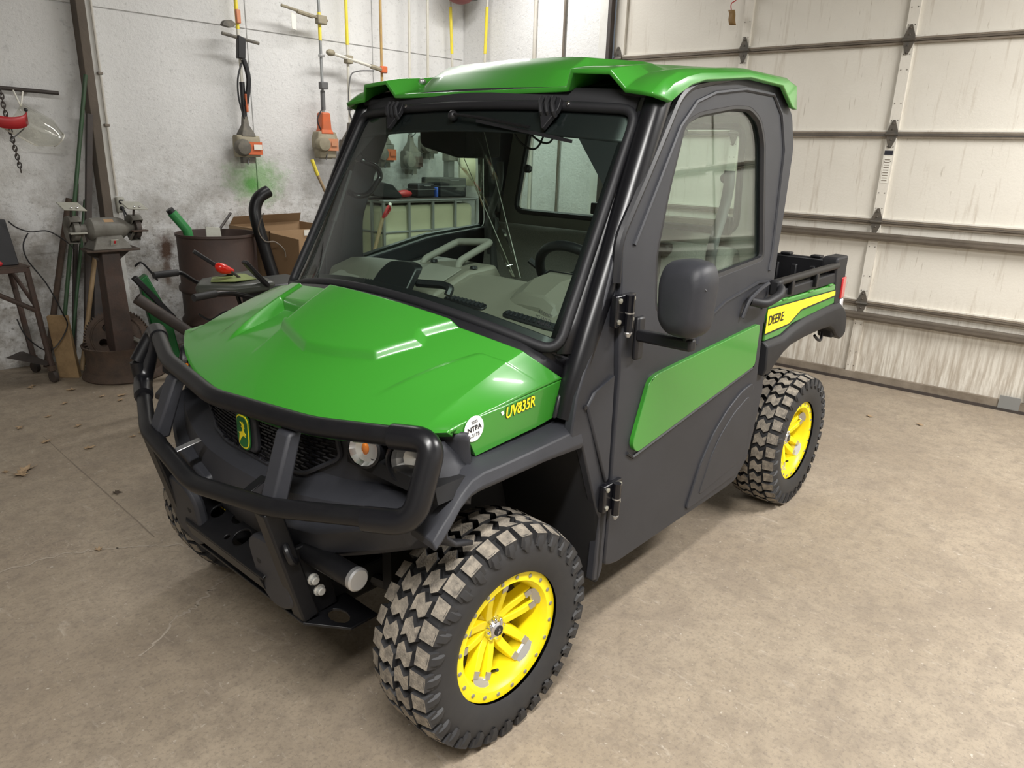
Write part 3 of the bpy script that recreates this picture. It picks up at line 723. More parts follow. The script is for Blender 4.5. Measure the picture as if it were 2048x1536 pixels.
# winch plate with holes
def circ(x, y, r, n=12, k=1): return [(x+r*math.cos(2*math.pi*i/n), y+r*k*math.sin(2*math.pi*i/n)) for i in range(n)]
panel('winch_plate', 'black_steel', [(-.45, -.22), (-.30, -.22), (-.30, .30), (-.42, .30), (-.45, .24)], lambda u, v, w: Vector((u, v, .50+w+(u+.45)*.55)), .008, holes=[circ(-.38, .16, .022, 12, 1.3), circ(-.405, .205, .010), circ(-.36, .06, .024, 12, 1.2), circ(-.40, -.02, .026, 12, 1.2), circ(-.42, .03, .009), circ(-.38, -.13, .028, 12, 1.3)], parent=bg, bevel=.002)
MB().hexa([(-.435, -.20, .455), (-.425, -.20, .455), (-.425, .24, .455), (-.435, .24, .455), (-.451, -.20, .502), (-.441, -.20, .502), (-.441, .24, .502), (-.451, .24, .502)]).build('winch_plate_lip', 'black_steel', bg, bevel=.002)
panel('front_skid', 'black_steel', [(-.42, -.36), (-.33, -.45), (-.24, -.45), (-.24, .45), (-.33, .45), (-.42, .36)], lambda u, v, w: Vector((u, v, .395+w+max(0, -.36-u)*.3)), .008, holes=[circ(-.32, -.38, .025, 10, 1.6), circ(-.32, .38, .025, 10, 1.6)], parent=bg, bevel=.002)
# frame, axles, suspension underneath
MB().box((-.36, -.30, .36), (2.30, .30, .46)).build('chassis_frame', 'wheel_well', UV, smooth=0, bevel=.01)
for s in (-1, 1):
    for x in (0, 2.096):
        MB().tube([(x-.14, s*.28, .40), (x, s*.56, .33), (x+.14, s*.28, .40)], .02, 8).build('control_arm', 'black_steel', UV)
        MB().tube([(x+.02, s*.50, .36), (x+.02, s*.34, .80)], .04, 12).build('shock_absorber', 'black_plastic', UV)
        MB().tube([(x, s*.20, .35), (x, s*.60, .35)], .022, 10).build('drive_shaft', 'black_steel', UV)
# ---- windscreen
def ws(y, t, o=0):
    yb, yt = y, y*.955
    kb = 1-(y/.68)**2
    B = Vector((.235-.118*kb, yb, 1.108+.098*kb)); T = Vector((.594-.062*kb, yt, 1.763+.02*kb))
    n = Vector((-.85, -y*.22, .5)).normalized()
    return B.lerp(T, t) + n*o
def ws_sheet(y0, y1, t0, t1, name, m, parent, o=0, th=.005, ny=20, nt=8):
    r = [[ws(lerp(y0, y1, i/ny), lerp(t0, t1, j/nt), o) for j in range(nt+1)] for i in range(ny+1)]
    return MB().grid(r).build(name, m, parent, solid=th)
wsg = ws_sheet(-.668, .668, .015, .985, 'windscreen', 'windshield_glass', UV, 0, 0, 28, 10)
for a in ((-.668, .668, .865, .985), (-.668, .668, .015, .05), (-.668, -.635, .05, .865), (.635, .668, .05, .865)):
    ws_sheet(*a, 'windscreen_border', 'black_plastic', wsg, -.006, .003, 24 if a[1]-a[0] > 1 else 2, 8)
# dark corner gussets of the printed border
for s in (-1, 1):
    q = [ws(s*.64, .87, -.007), ws(s*.50, .87, -.007), ws(s*.635, .68, -.007)]
    MB().prism(q, (.004, 0, 0)).build('border_corner', 'black_plastic', wsg, smooth=0)
# wiper motor cover printed at the bottom of the glass
q = [(-.10, .03), (.075, .03), (.062, .135), (.035, .19), (-.055, .20), (-.098, .185)]
MB().prism([ws(u-.028, v-.028, -.012) for u, v in rnd_poly(q, .02, 3)], (.03, 0, 0)).build('wiper_motor_cover', 'black_plastic', wsg, bevel=.004)
MB().tube(round_path([ws(-.115, .10, -.05), ws(-.21, .125, -.06), ws(-.24, .12, -.06), ws(-.24, .085, -.06)], .02, 4), .013, 8).build('motor_crank', 'black_plastic', wsg)
per = []
for (u, v), (u2, v2) in (lambda Q: zip(Q, Q[1:]+Q[:1]))(rnd_poly([(-.670, 0), (.670, 0), (.670, .76), (-.670, .76)], .055, 5)):
    k = max(1, int(math.hypot(u2-u, v2-v)/.06)); per += [ws(lerp(u, u2, i/k), lerp(v, v2, i/k)/.76, .004) for i in range(k)]
MB().tube(per, .0155, 8, closed=True).build('windscreen_seal', 'charcoal_dark', UV, smooth=60)
# header above the glass
rows = []
for i in range(15):
    y = -.66+1.32*i/14; p = ws(y, 1)
    rows.append([p+Vector((-.004, 0, -.004)), p+Vector((.010, 0, .03)), p+Vector((.03, 0, .058)), p+Vector((.16, 0, .058))])
MB().grid(rows).build('cab_header', 'headliner', UV, solid=.012)
# hinge clips on the header
for s in (-1, 1):
    p = ws(s*.385, .965, .008); mb = MB()
    c = MB().prism([p+Vector((-.002, u, v)) + Vector((.5*v, 0, 0)) for u, v in rnd_poly([(-.036, .035), (.036, .035), (.038, .0), (.026, -.016), (.0, -.06), (-.026, -.016), (-.038, .0)], .01, 3)], (-.014, 0, .008)).build('glass_clip', 'charcoal_dark', UV, bevel=.005)
    for u in (-.026, 0, .026):
        MB().tube([p+Vector((-.004, u*.9+.010, .042)), p+Vector((-.022, u*.9+.004, .024)), p+Vector((-.026, u*.9-.005, .0)), p+Vector((-.016, u*.9-.005, -.014))], .008, 8).build('clip_rib', 'charcoal_dark', c)
    MB().lathe([(.007, 0), (.007, .008), (.004, .01)], ws(s*.385-.06, 1.0, .015), (-1, 0, .4), 8).build('clip_screw', 'chrome', c)
# wiper
wi = MB().tube([ws(.02, .935, .02), ws(-.12, .915, .02), ws(-.34, .875, .02)], .005, 6).build('wiper_arm', 'black_steel', wsg)
MB().bar(ws(-.10, .905, .014), ws(-.50, .835, .010), .006, .010).build('wiper_blade', 'black_plastic', wsg)
MB().ball(ws(.03, .935, .012), (.018, .018, .018)).build('wiper_pivot', 'black_plastic', wsg)
# maker's marks printed in the corner of the glass
for i, tt in enumerate(('AS-2 DOT', 'M7 SAFETY', 'LAMINATED')):
    o = ws(-.605, .125-i*.02, .002); text(tt, .011, o, (.12, -1, -.2), (.45, 0, .85), 'ink', 'glass_print', wsg, ext=.0001, align='CENTER')

# ---- cab posts
for s in (-1, 1):
    MB().tube(spline([(.243, s*.70, .93), (.280, s*.704, 1.063), (.420, s*.695, 1.357), (.622, s*.678, 1.773), (.68, s*.665, 1.83)], 5), .039, 16).build('front_post', 'tube_black', UV, smooth=60)
    MB().grid([[ws(s*.668, t), ws(s*.668, t)+Vector((.03, s*.03, .0))] for t in [k/8 for k in range(9)]]).build('post_gasket', 'black_plastic', UV, solid=.012)
    if s < 0: MB().tube(round_path([(.395, s*.735, 1.30), (.405, s*.728, 1.42), (.53, s*.718, 1.58), (.65, s*.706, 1.735), (.70, s*.702, 1.805), (.777, s*.698, 1.845), (1.12, s*.692, 1.905), (1.41, s*.692, 1.905)], .04, 4), .015, 8).build('door_seal', 'black_plastic', UV)
    MB().tube(spline([(1.50, s*.70, .95), (1.54, s*.69, 1.45), (1.56, s*.66, 1.75), (1.46, s*.64, 1.87), (1.1, s*.64, 1.88), (.70, s*.655, 1.83)], 6), .03, 10).build('rear_post', 'tube_black', UV, smooth=60)

# ---- roof
RT = [(0, [(.552, 1.833), (.60, 1.838), (.665, 1.905), (.745, 1.950), (1.1, 1.972), (1.45, 1.962), (1.508, 1.95), (1.53, 1.835)]),
      (.25, [(.552, 1.833), (.605, 1.838), (.665, 1.90), (.745, 1.945), (1.1, 1.968), (1.45, 1.958), (1.508, 1.946), (1.53, 1.835)]),
      (.325, [(.553, 1.833), (.615, 1.839), (.668, 1.895), (.750, 1.940), (1.1, 1.964), (1.45, 1.954), (1.508, 1.942), (1.53, 1.835)]),
      (.365, [(.554, 1.833), (.635, 1.846), (.68, 1.862), (.76, 1.888), (1.1, 1.948), (1.45, 1.945), (1.508, 1.933), (1.53, 1.835)]),
      (.400, [(.555, 1.832), (.60, 1.843), (.68, 1.862), (.75, 1.882), (1.1, 1.936), (1.45, 1.938), (1.508, 1.926), (1.53, 1.835)]),
      (.430, [(.535, 1.880), (.60, 1.893), (.68, 1.902), (.76, 1.912), (1.1, 1.937), (1.45, 1.938), (1.508, 1.926), (1.53, 1.835)]),
      (.570, [(.540, 1.872), (.60, 1.886), (.68, 1.898), (.76, 1.908), (1.1, 1.934), (1.45, 1.936), (1.508, 1.924), (1.53, 1.835)]),
      (.610, [(.562, 1.823), (.61, 1.85), (.68, 1.875), (.76, 1.892), (1.1, 1.93), (1.45, 1.934), (1.508, 1.922), (1.53, 1.835)]),
      (.665, [(.550, 1.815), (.60, 1.85), (.68, 1.878), (.76, 1.893), (1.1, 1.928), (1.45, 1.932), (1.508, 1.92), (1.53, 1.835)]),
      (.705, [(.552, 1.808), (.61, 1.846), (.68, 1.872), (.76, 1.888), (1.1, 1.923), (1.45, 1.926), (1.508, 1.914), (1.53, 1.835)]),
      (.725, [(.572, 1.798), (.63, 1.835), (.70, 1.860), (.78, 1.878), (1.1, 1.910), (1.43, 1.914), (1.508, 1.902), (1.53, 1.835)]),
      (.735, [(.612, 1.788), (.655, 1.812), (.72, 1.842), (.80, 1.862), (1.1, 1.896), (1.36, 1.893), (1.47, 1.828), (1.515, 1.822)])]
def resample(P, n):
    out = []
    for k in range(len(P)-1):
        for j in range(n): t = j/n; out.append((lerp(P[k][0], P[k+1][0], t), lerp(P[k][1], P[k+1][1], t)))
    return out+[P[-1]]
cols = [(-y, p) for y, p in reversed(RT[1:])] + RT
roof = MB().grid([[Vector((x, y, z)) for x, z in p] for y, p in cols]).build('roof', 'green', UV, smooth=26, solid=.016)
bvm = roof.modifiers.new('b', 'BEVEL'); bvm.width = .004; bvm.segments = 2; bvm.limit_method = 'ANGLE'; bvm.angle_limit = R_(30)
MB().box((.60, -.66, 1.800), (1.46, .66, 1.825)).build('headliner', 'headliner', UV, smooth=0, bevel=.01)
MB().ball((.70, .415, 1.89), (.016, .012, .012)).build('roof_glint', 'steel', UV)  # pale metal bead stands in for a small white highlight on the roof

# ---- doors
DO = [(.448, .375), (.52, .356), (.90, .357), (1.30, .357), (1.40, .362), (1.425, .385), (1.455, .50), (1.457, .68), (1.425, 1.03), (1.478, 1.18), (1.50, 1.30), (1.535, 1.45), (1.583, 1.69), (1.548, 1.808), (1.41, 1.898), (1.13, 1.897), (.90, 1.868), (.777, 1.838), (.70, 1.80), (.655, 1.73), (.412, 1.43), (.410, 1.165), (.420, 1.03), (.427, .70)]
WO = [(.600, 1.19), (.60, 1.33), (.655, 1.52), (.742, 1.730), (.832, 1.770), (1.067, 1.804), (1.186, 1.808), (1.272, 1.775), (1.317, 1.703), (1.367, 1.30), (1.34, 1.285), (.983, 1.262)]
WO = [(.600, 1.185), (.596, 1.361), (.66, 1.55), (.742, 1.738), (.832, 1.770), (1.067, 1.804), (1.186, 1.808), (1.272, 1.775), (1.317, 1.703), (1.369, 1.288), (.983, 1.258), (.80, 1.222)]
def dy(z): return interp(z, [(.33, .735), (.60, .750), (1.05, .757), (1.20, .752), (1.90, .700)])
def make_door(s):
    tk = 0 if s < 0 else .03
    F = lambda o: (lambda u, v, w: Vector((u, s*(dy(v)-tk+o-w), v)))
    d = panel('door', 'charcoal', rnd_poly(DO, .02, 2), F(0), .035, holes=[rnd_poly(WO, .03, 3)], parent=UV, sub=.075, smooth=30, bevel=.006, label='charcoal cab door with green insert' + (' and handle, seen from outside' if s < 0 else ' on the far side of the cab'))
    W2 = [(x+(x-1.0)*.03, z+(z-1.5)*.03) for x, z in WO]
    panel('window_glass', 'side_glass', W2, F(-.018), .004, parent=d, sub=.2)
    c = [Vector((x, s*(dy(z)-.012), z)) for x, z in rnd_poly(WO, .03, 3)]
    MB().tube(c, .013, 6, closed=True).build('window_seal', 'black_plastic', d)
    # raised border of the upper frame
    fr = [(.470, 1.40), (.705, 1.725), (.80, 1.80), (.92, 1.835), (1.13, 1.862), (1.36, 1.862), (1.44, 1.80), (1.485, 1.68), (1.44, 1.30), (1.42, 1.24)]
    MB().tube([Vector((x, s*(dy(z)+.001), z)) for x, z in fr], .007, 6).build('frame_crease', 'charcoal', d)
    G = [(1.36, 1.046), (1.367, .877), (.538, .753), (.506, .788), (.574, .984), (.616, .997)]
    panel('green_insert', 'green', rnd_poly(G, .022, 3), F(.014), .02, parent=d, bevel=.010, seg=3)
    MB().tube([Vector((x, s*(dy(z)+.002), z)) for x, z in ((.50, .76), (.535, .735), (1.375, .862), (1.385, .90))], .006, 6).build('insert_groove', 'charcoal_dark', d)
    # lower moulded relief
    E = [(.96, .385), (1.02, .56), (1.09, .66), (1.19, .735), (1.30, .785), (1.40, .80), (1.425, .66), (1.42, .50), (1.385, .40)]
    panel('moulded_relief', 'charcoal', rnd_poly(E, .03, 3), F(.008), .012, parent=d, bevel=.007, seg=2)
    E2 = [(1.04, .42), (1.09, .56), (1.15, .64), (1.25, .71), (1.375, .755), (1.395, .60), (1.385, .46)]
    panel('relief_inset', 'charcoal', rnd_poly(E2, .03, 3), F(.0105), .006, parent=d, bevel=.004)
    H1 = [(.88, 1.045), (.90, 1.11), (1.06, 1.165), (1.33, 1.205), (1.42, 1.20), (1.42, 1.15), (1.38, 1.10)]
    MB().tube([Vector((x, s*(dy(z)+.001), z)) for x, z in H1], .006, 6).build('belt_crease', 'charcoal', d)
    # handle
    if s < 0:
        MB().tube(round_path([(1.20, s*.764, 1.09), (1.225, s*.772, 1.155), (1.30, s*.775, 1.185), (1.37, s*.775, 1.20)], .02, 4), .008, 8).build('handle_recess_rim', 'charcoal', d)
        h = MB().tube(round_path([(1.255, s*.765, 1.145), (1.29, s*.805, 1.135), (1.40, s*.812, 1.155), (1.445, s*.80, 1.175), (1.45, s*.765, 1.185)], .03, 4), .017, 10).build('door_handle', 'charcoal_dark', d, smooth=60)
        MB().obox((1.455, s*.775, 1.175), (.05, .04, .06)).build('latch_block', 'charcoal_dark', d, bevel=.008)
        MB().lathe([(.010, 0), (.010, .004), (.004, .005)], (1.455, s*.796, 1.175), (0, s, 0), 10).build('key_lock', 'chrome', d)
    # hinges
    for k, zz in enumerate((1.225, .645)):
        x0 = .415 if k == 0 else .425
        hp = MB().box((x0-.052, min(s*.745, s*.766), zz-.045), (x0+.045, max(s*.745, s*.766), zz+.045)).build('door_hinge', 'black_gloss', d, bevel=.004)
        MB().tube([(x0, s*.776, zz-.06), (x0, s*.776, zz+.045)], .0125, 10).build('hinge_barrel', 'black_gloss', d)
        MB().lathe([(.010, .0), (.012, .006), (.006, .018)], (x0, s*.776, zz-.058), (0, 0, -1), 10).build('hinge_grease_cap', 'steel', d)
        MB().lathe([(.0135, 0), (.0135, .004)], (x0, s*.776, zz-.008), (0, 0, 1), 10).build('hinge_washer', 'machined', d)
        for dx in (-.036, .03):
            for dz in (-.03, .03): MB().lathe([(.008, 0), (.008, .004), (.004, .006)], (x0+dx, s*.766, zz+dz), (0, s, 0), 6).build('hinge_bolt', 'bolt_grey', d)
    return d
dL = make_door(-1); dR = make_door(1)
# inner trim of the far door that shows through the windscreen
panel('inner_door_trim', 'black_plastic', [(.46, .50), (1.42, .50), (1.42, 1.24), (1.0, 1.20), (.70, 1.13), (.46, 1.09)], lambda u, v, w: Vector((u, .685-w, v)), .02, parent=UV, bevel=.008)

# ---- mirror on the near door
mi = MB().prism([(.462, -.762, 1.07), (.50, -.762, 1.07), (.50, -.762, 1.20), (.462, -.762, 1.20)], (0, -.02, 0)).build('mirror_bracket', 'black_plastic', UV, bevel=.008)
MB().bar((.475, -.775, 1.145), (.445, -.965, 1.155), .03, .034).build('mirror_arm', 'black_plastic', mi, bevel=.007)
MB().lathe([(.012, 0), (.012, .03), (.006, .034)], (.445, -.945, 1.16), (0, 0, 1), 10).build('mirror_stud', 'black_plastic', mi)
# shell: rounded box, its convex back towards the nose
def mir(u, v, w): return Vector((.42+w+.0*u, -.938-u, 1.281+v)) + Vector((-.10*u, 0, 0))
def ring(sc, w, dz=0):
    P = rnd_poly([(-.072, -.07), (-.040, -.102), (.035, -.104), (.066, -.075), (.073, .06), (.058, .098), (.0, .106), (-.060, .095), (-.078, .05)], .02, 3)
    return [mir(u*sc, v*sc+dz, w) for u, v in P]
MB().loft([ring(.60, -.045), ring(.82, -.036), ring(.95, -.018), ring(1.0, .005), ring(1.0, .045), ring(.97, .052)]).build('mirror_shell', 'charcoal', mi, smooth=40)
MB().loft([ring(.92, .0525), ring(.92, .055)]).build('mirror_glass', 'chrome', mi)
MB().tube([mir(u, v, w) for u, v, w in ((-.064, .045, -.020), (-.045, .058, -.033), (.05, .058, -.034), (.07, .035, -.014))], .0025, 5).build('mirror_crease', 'charcoal_dark', mi)
def mir2(y, z): return Vector((.37, y, z))

# ---- rear wall of the cab with its window
RX = 1.44
rw = panel('rear_wall', 'cab_grey', [(-.68, .55), (.68, .55), (.68, 1.40), (.64, 1.83), (-.64, 1.83), (-.68, 1.40)], lambda u, v, w: Vector((RX+w+(v-1.3)*.12, u, v)), .03, holes=[rnd_poly([(-.585, 1.37), (.575, 1.37), (.535, 1.765), (-.545, 1.765)], .05, 4)], parent=UV, bevel=.006)
rp = [Vector((RX+(v-1.3)*.12-.004, u, v)) for u, v in rnd_poly([(-.585, 1.37), (.575, 1.37), (.535, 1.765), (-.545, 1.765)], .05, 4)]
MB().tube(rp, .014, 6, closed=True).build('rear_window_seal', 'black_plastic', rw)
panel('rear_window_glass', 'side_glass', [(-.58, 1.375), (.57, 1.375), (.53, 1.76), (-.54, 1.76)], lambda u, v, w: Vector((RX+.015+w+(v-1.3)*.12, u, v)), .004, parent=rw)
MB().bar((RX+.04, .045, 1.38), (RX+.09, .045, 1.77), .03, .04, (1, 0, 0)).build('rear_window_bar', 'black_plastic', rw)
for y, z in ((.50, 1.57), (-.05, 1.345), (-.52, 1.57), (-.30, 1.74)): MB().lathe([(.018, 0), (.02, .02), (.012, .03)], (RX-.02+(z-1.3)*.12, y, z), (-1, 0, .1), 12).build('window_knob', 'black_plastic', rw)
# handle-mount with joystick and camera bracket that show against the rear window
MB().obox((RX-.06, -.02, 1.42), (.06, .15, .05)).build('control_bracket', 'black_plastic', rw, bevel=.006)
MB().tube([(RX-.09, -.13, 1.36), (RX-.10, -.125, 1.50), (RX-.11, -.11, 1.56)], .013, 8).build('lever_rod', 'black_plastic', rw)
MB().lathe([(.026, 0), (.028, .05), (.02, .058)], (RX-.10, -.115, 1.555), (-.2, .25, .95), 14).build('lever_knob', 'black_plastic', rw)

# ---- seats
def seat(y0, y1):
    b = MB().loft([[Vector((x+dx, y, z)) for x, z in ((.92, .78), (.90, .86), (.96, .90), (1.30, .88), (1.34, .80), (1.30, .74))] for y, dx in ((y0, .02), (y0+.03, 0), (y1-.03, 0), (y1, .02))]).build('seat_cushion', 'seat', UV, bevel=.02)
    MB().loft([[Vector((x+dx, y, z)) for x, z in ((1.22, .86), (1.28, 1.25), (1.31, 1.32), (1.37, 1.32), (1.40, 1.26), (1.34, .86))] for y, dx in ((y0, .02), (y0+.03, 0), (y1-.03, 0), (y1, .02))]).build('seat_back', 'seat', UV, bevel=.02)
    return b
seat(-.64, -.10); seat(-.06, .64)
# seat belts
for s in (-1, 1):
    MB().grid([[Vector((1.335+.02*math.sin(i), s*.585+o, 1.60-.06*i)) + Vector((-.10*min(1, i/9), -s*.012*max(0, i-6), 0)) for o in (-.022, .022)] for i in range(12)]).build('seat_belt', 'grey_plastic', UV, solid=.002)
    MB().obox((1.33, s*.60, 1.40), (.03, .04, .07)).build('belt_guide', 'black_plastic', UV, bevel=.006)
MB().tube(spline([(1.30, .575, 1.34), (1.26, .54, 1.15), (1.22, .46, 1.03), (1.12, .18, .97), (1.08, -.2, .96)], 5), .018, 8).build('lap_belt', 'grey_plastic', UV)
# ---- dash
DP = [(.19, 1.115), (.26, 1.125), (.33, 1.135), (.42, 1.175), (.52, 1.205), (.60, 1.20), (.66, 1.12), (.66, .92), (.40, .90), (.25, 1.0)]
def dring(y):
    k = 1-(abs(y)/.68)**2; w0 = ws(y, 0); out = []
    for i, (x, z) in enumerate(DP):
        if i < 3: out.append(Vector((w0.x+(.035, .09, .15)[i], y, w0.z-(.012, .022, .022)[i]*1.0-.02*k)))
        else: out.append(Vector((max(x-.03*k, w0.x+.06), y, min(z+.025*k, 1.3))))
    return out
dash = MB().loft([dring(-.665+1.33*i/20) for i in range(21)]).build('dashboard', 'dash', UV, smooth=35, bevel=.008)
# centre stack and cubby
MB().loft([[Vector((x, y, z)) for x, z in ((.30, 1.185), (.46, 1.245), (.60, 1.255), (.64, 1.20), (.64, 1.0), (.30, 1.0))] for y in (-.09, .22)]).build('centre_stack', 'dash', dash, bevel=.012)
MB().prism([(.34, -.06, 1.205), (.34, .10, 1.205), (.46, .10, 1.247), (.46, -.055, 1.247)], (-.002, 0, .004)).build('cubby_floor', 'cab_grey', dash)
for yy in (-.075, .13): MB().lathe([(.014, 0), (.012, .008)], (.50, yy, 1.25), (0, 0, 1), 12).build('dash_button', 'black_plastic', dash)
# instrument hood over the steering column
def cring(x, s, z, y0=-.43): return [Vector((x, y0+u*s, 1.10+(v)*z)) for u, v in ((-.17, 0), (-.165, .10), (-.12, .20), (-.06, .245), (.06, .245), (.12, .20), (.165, .10), (.17, 0))]
MB().loft([cring(.385, .70, .36), cring(.40, .74, .50), cring(.47, .86, .65), cring(.56, .90, .70), cring(.61, .90, .68)]).build('instrument_hood', 'dash', dash, smooth=18, bevel=.006)
MB().tube([v+Vector((0, 0, .002)) for v in cring(.55, .905, .705)], .0025, 5).build('hood_seam', 'black_plastic', dash)
MB().prism([v for v in cring(.611, .78, .60)], (.004, 0, 0)).build('instrument_face', 'black_gloss', dash)
# vents
def vent(y0, y1, x, z):
    def vp_(u, v, w): k = 1-(u/.68)**2; q = ws(u, 0); a_ = Vector((q.x+.15, u, q.z-.022-.02*k)); b_ = Vector((.42-.03*k, u, 1.175+.025*k)); c_ = a_.lerp(b_, .35+v*6); c_.z += w+.001; return c_
    o = panel('defrost_vent', 'black_plastic', rnd_poly([(y0, -.022), (y1, -.022), (y1, .022), (y0, .022)], .02, 4), vp_, .006, parent=dash, sub=.06, bevel=.002)
    n_ = int((y1-y0)/.016)
    mb = MB()
    for i in range(1, n_): u = lerp(y0, y1, i/n_); mb.bar(vp_(u, -.014, .009), vp_(u, .014, .009), .006, .005)
    mb.build('vent_slats', 'charcoal', dash, smooth=0)
vent(-.30, -.13, .268, 1.128); vent(-.58, -.37, .262, 1.124); vent(.22, .36, .268, 1.128); vent(.46, .58, .262, 1.124)
MB().obox((.47, .40, 1.205), (.07, .09, .004), (0, -.3, 0)).build('paper_card', 'paper', dash)
# passenger cubby
MB().prism([(.34, .24, 1.163), (.34, .58, 1.148), (.47, .58, 1.187), (.47, .24, 1.215)], (0, 0, .006)).build('cubby_mat', 'cab_grey', dash)
# U-shaped grab bar
MB().tube(round_path([(.47, .165, 1.20), (.48, .165, 1.255), (.62, .13, 1.315), (.62, -.045, 1.33), (.50, .0, 1.265), (.49, .0, 1.20)], .02, 4), .013, 10).build('grab_bar', 'cab_grey', dash, smooth=60)
# steering wheel
SWC = Vector((.80, -.32, 1.20)); sn = Vector((.80, 0, .60)).normalized(); su = Vector((-.60, 0, .80)); sv = Vector((0, 1, 0))
sw = MB().tube([SWC+(su*math.sin(a)+sv*math.cos(a))*.175 for a in [2*math.pi*i/36 for i in range(36)]], .018, 10, closed=True).build('steering_wheel', 'black_plastic', UV, smooth=60)
for a in (0, math.pi, 1.5*math.pi): MB().tube([SWC-sn*.02, SWC+(su*math.sin(a)+sv*math.cos(a))*.168], .012, 8).build('wheel_spoke', 'black_plastic', sw)
MB().lathe([(.05, -.03), (.055, .0), (.045, .018)], SWC, sn, 20).build('wheel_hub', 'black_plastic', sw)
MB().tube([SWC-sn*.03, (.60, -.40, 1.06)], .035, 10).build('steering_column', 'black_plastic', sw)
MB().tube([SWC+Vector((.02, .12, -.02)), SWC+Vector((-.03, .22, .06))], .012, 8).build('column_lever', 'black_plastic', sw)
# headrest support seen beyond the wheel
MB().tube([(1.28, -.345, 1.02), (1.27, -.345, 1.29)], .02, 8).build('belt_post', 'black_plastic', UV)
MB().obox((1.27, -.345, 1.30), (.05, .12, .035)).build('belt_post_head', 'black_plastic', UV, bevel=.012)
# overhead console, passenger handle, gas strut
MB().loft([[Vector((x, y, z)) for y, z in ((y0, 1.80), (y0-.01, 1.665), (y0-.03, 1.65), (y1+.07, 1.615), (y1, 1.62), (y1, 1.80))] for x, y0, y1 in ((.70, .445, .16), (.80, .445, .14), (.86, .44, .14))]).build('overhead_console', 'headliner', UV, bevel=.012)
MB().tube(round_path([(.535, .64, 1.605), (.53, .58, 1.595), (.60, .575, 1.568), (.617, .575, 1.532), (.553, .575, 1.463), (.50, .58, 1.455), (.50, .64, 1.47)], .03, 5), .011, 10).build('grab_handle', 'black_gloss', UV, smooth=60)
MB().lathe([(.018, 0), (.018, .03), (.012, .035)], (.53, .62, 1.605), (-.2, -.9, 0), 10).build('handle_boss', 'black_plastic', UV)
MB().tube([(.30, .58, 1.165), (.40, .60, 1.36)], .007, 8).build('gas_strut', 'black_plastic', UV); MB().tube([(.40, .60, 1.36), (.50, .62, 1.55)], .012, 8).build('strut_body', 'black_plastic', UV)
# hanging film of clear plastic and wires at the middle of the header
film = MB().grid([[Vector((lerp(.74, .62, k/10), lerp(.24, -.17, k/10)+o*lerp(.11, .018, k/10), lerp(1.74, 1.22, k/10)+.004*math.sin(3*k+o*2))) + Vector((.02*math.sin(o*3+k), 0, 0)) for o in (-1, -.5, 0, .5, 1)] for k in range(11)]).build('plastic_film', 'clear_plastic', UV, solid=.0006, label='crumpled clear plastic film hanging inside the cab')
for o in (-1, .6): MB().tube([Vector((lerp(.74, .62, k/10), lerp(.24, -.17, k/10)+o*lerp(.11, .018, k/10), lerp(1.74, 1.22, k/10))) for k in range(11)], .0014, 5).build('film_streak', 'machine_grey_light', film)  # pale grey lines drawn along the clear film
for i in range(3): MB().tube(spline([(.80, .06-.05*i, 1.80), (.84, .04-.06*i, 1.69+.02*i), (.86, -.04-.06*i, 1.66+.02*i), (.84, -.12-.05*i, 1.79)], 6), .004, 5).build('cab_wire', 'black_plastic', UV)
# odds and ends on the seat: spray can
can = MB().lathe([(.03, 0), (.032, .01), (.032, .14), (.022, .155), (.018, .16), (.018, .185), (.012, .19)], (1.16, -.40, .905), (0, 0, 1), 16).build('spray_can', ['yellow_decal'], None); tag(can, 'small yellow spray can standing on the driver seat', 'spray can')
MB().box((.40, -.64, .40), (1.44, .64, .44)).build('cab_floor', 'black_plastic', UV, smooth=0)
MB().box((1.0, -.62, .44), (1.40, .62, .76)).build('seat_base', 'black_plastic', UV, smooth=0)
MB().prism([(.42, -.66, .44), (.66, -.66, .44), (.66, -.66, .92), (.42, -.66, .92)], (0, 1.32, 0)).build('dash_lower', 'black_plastic', UV, smooth=0)

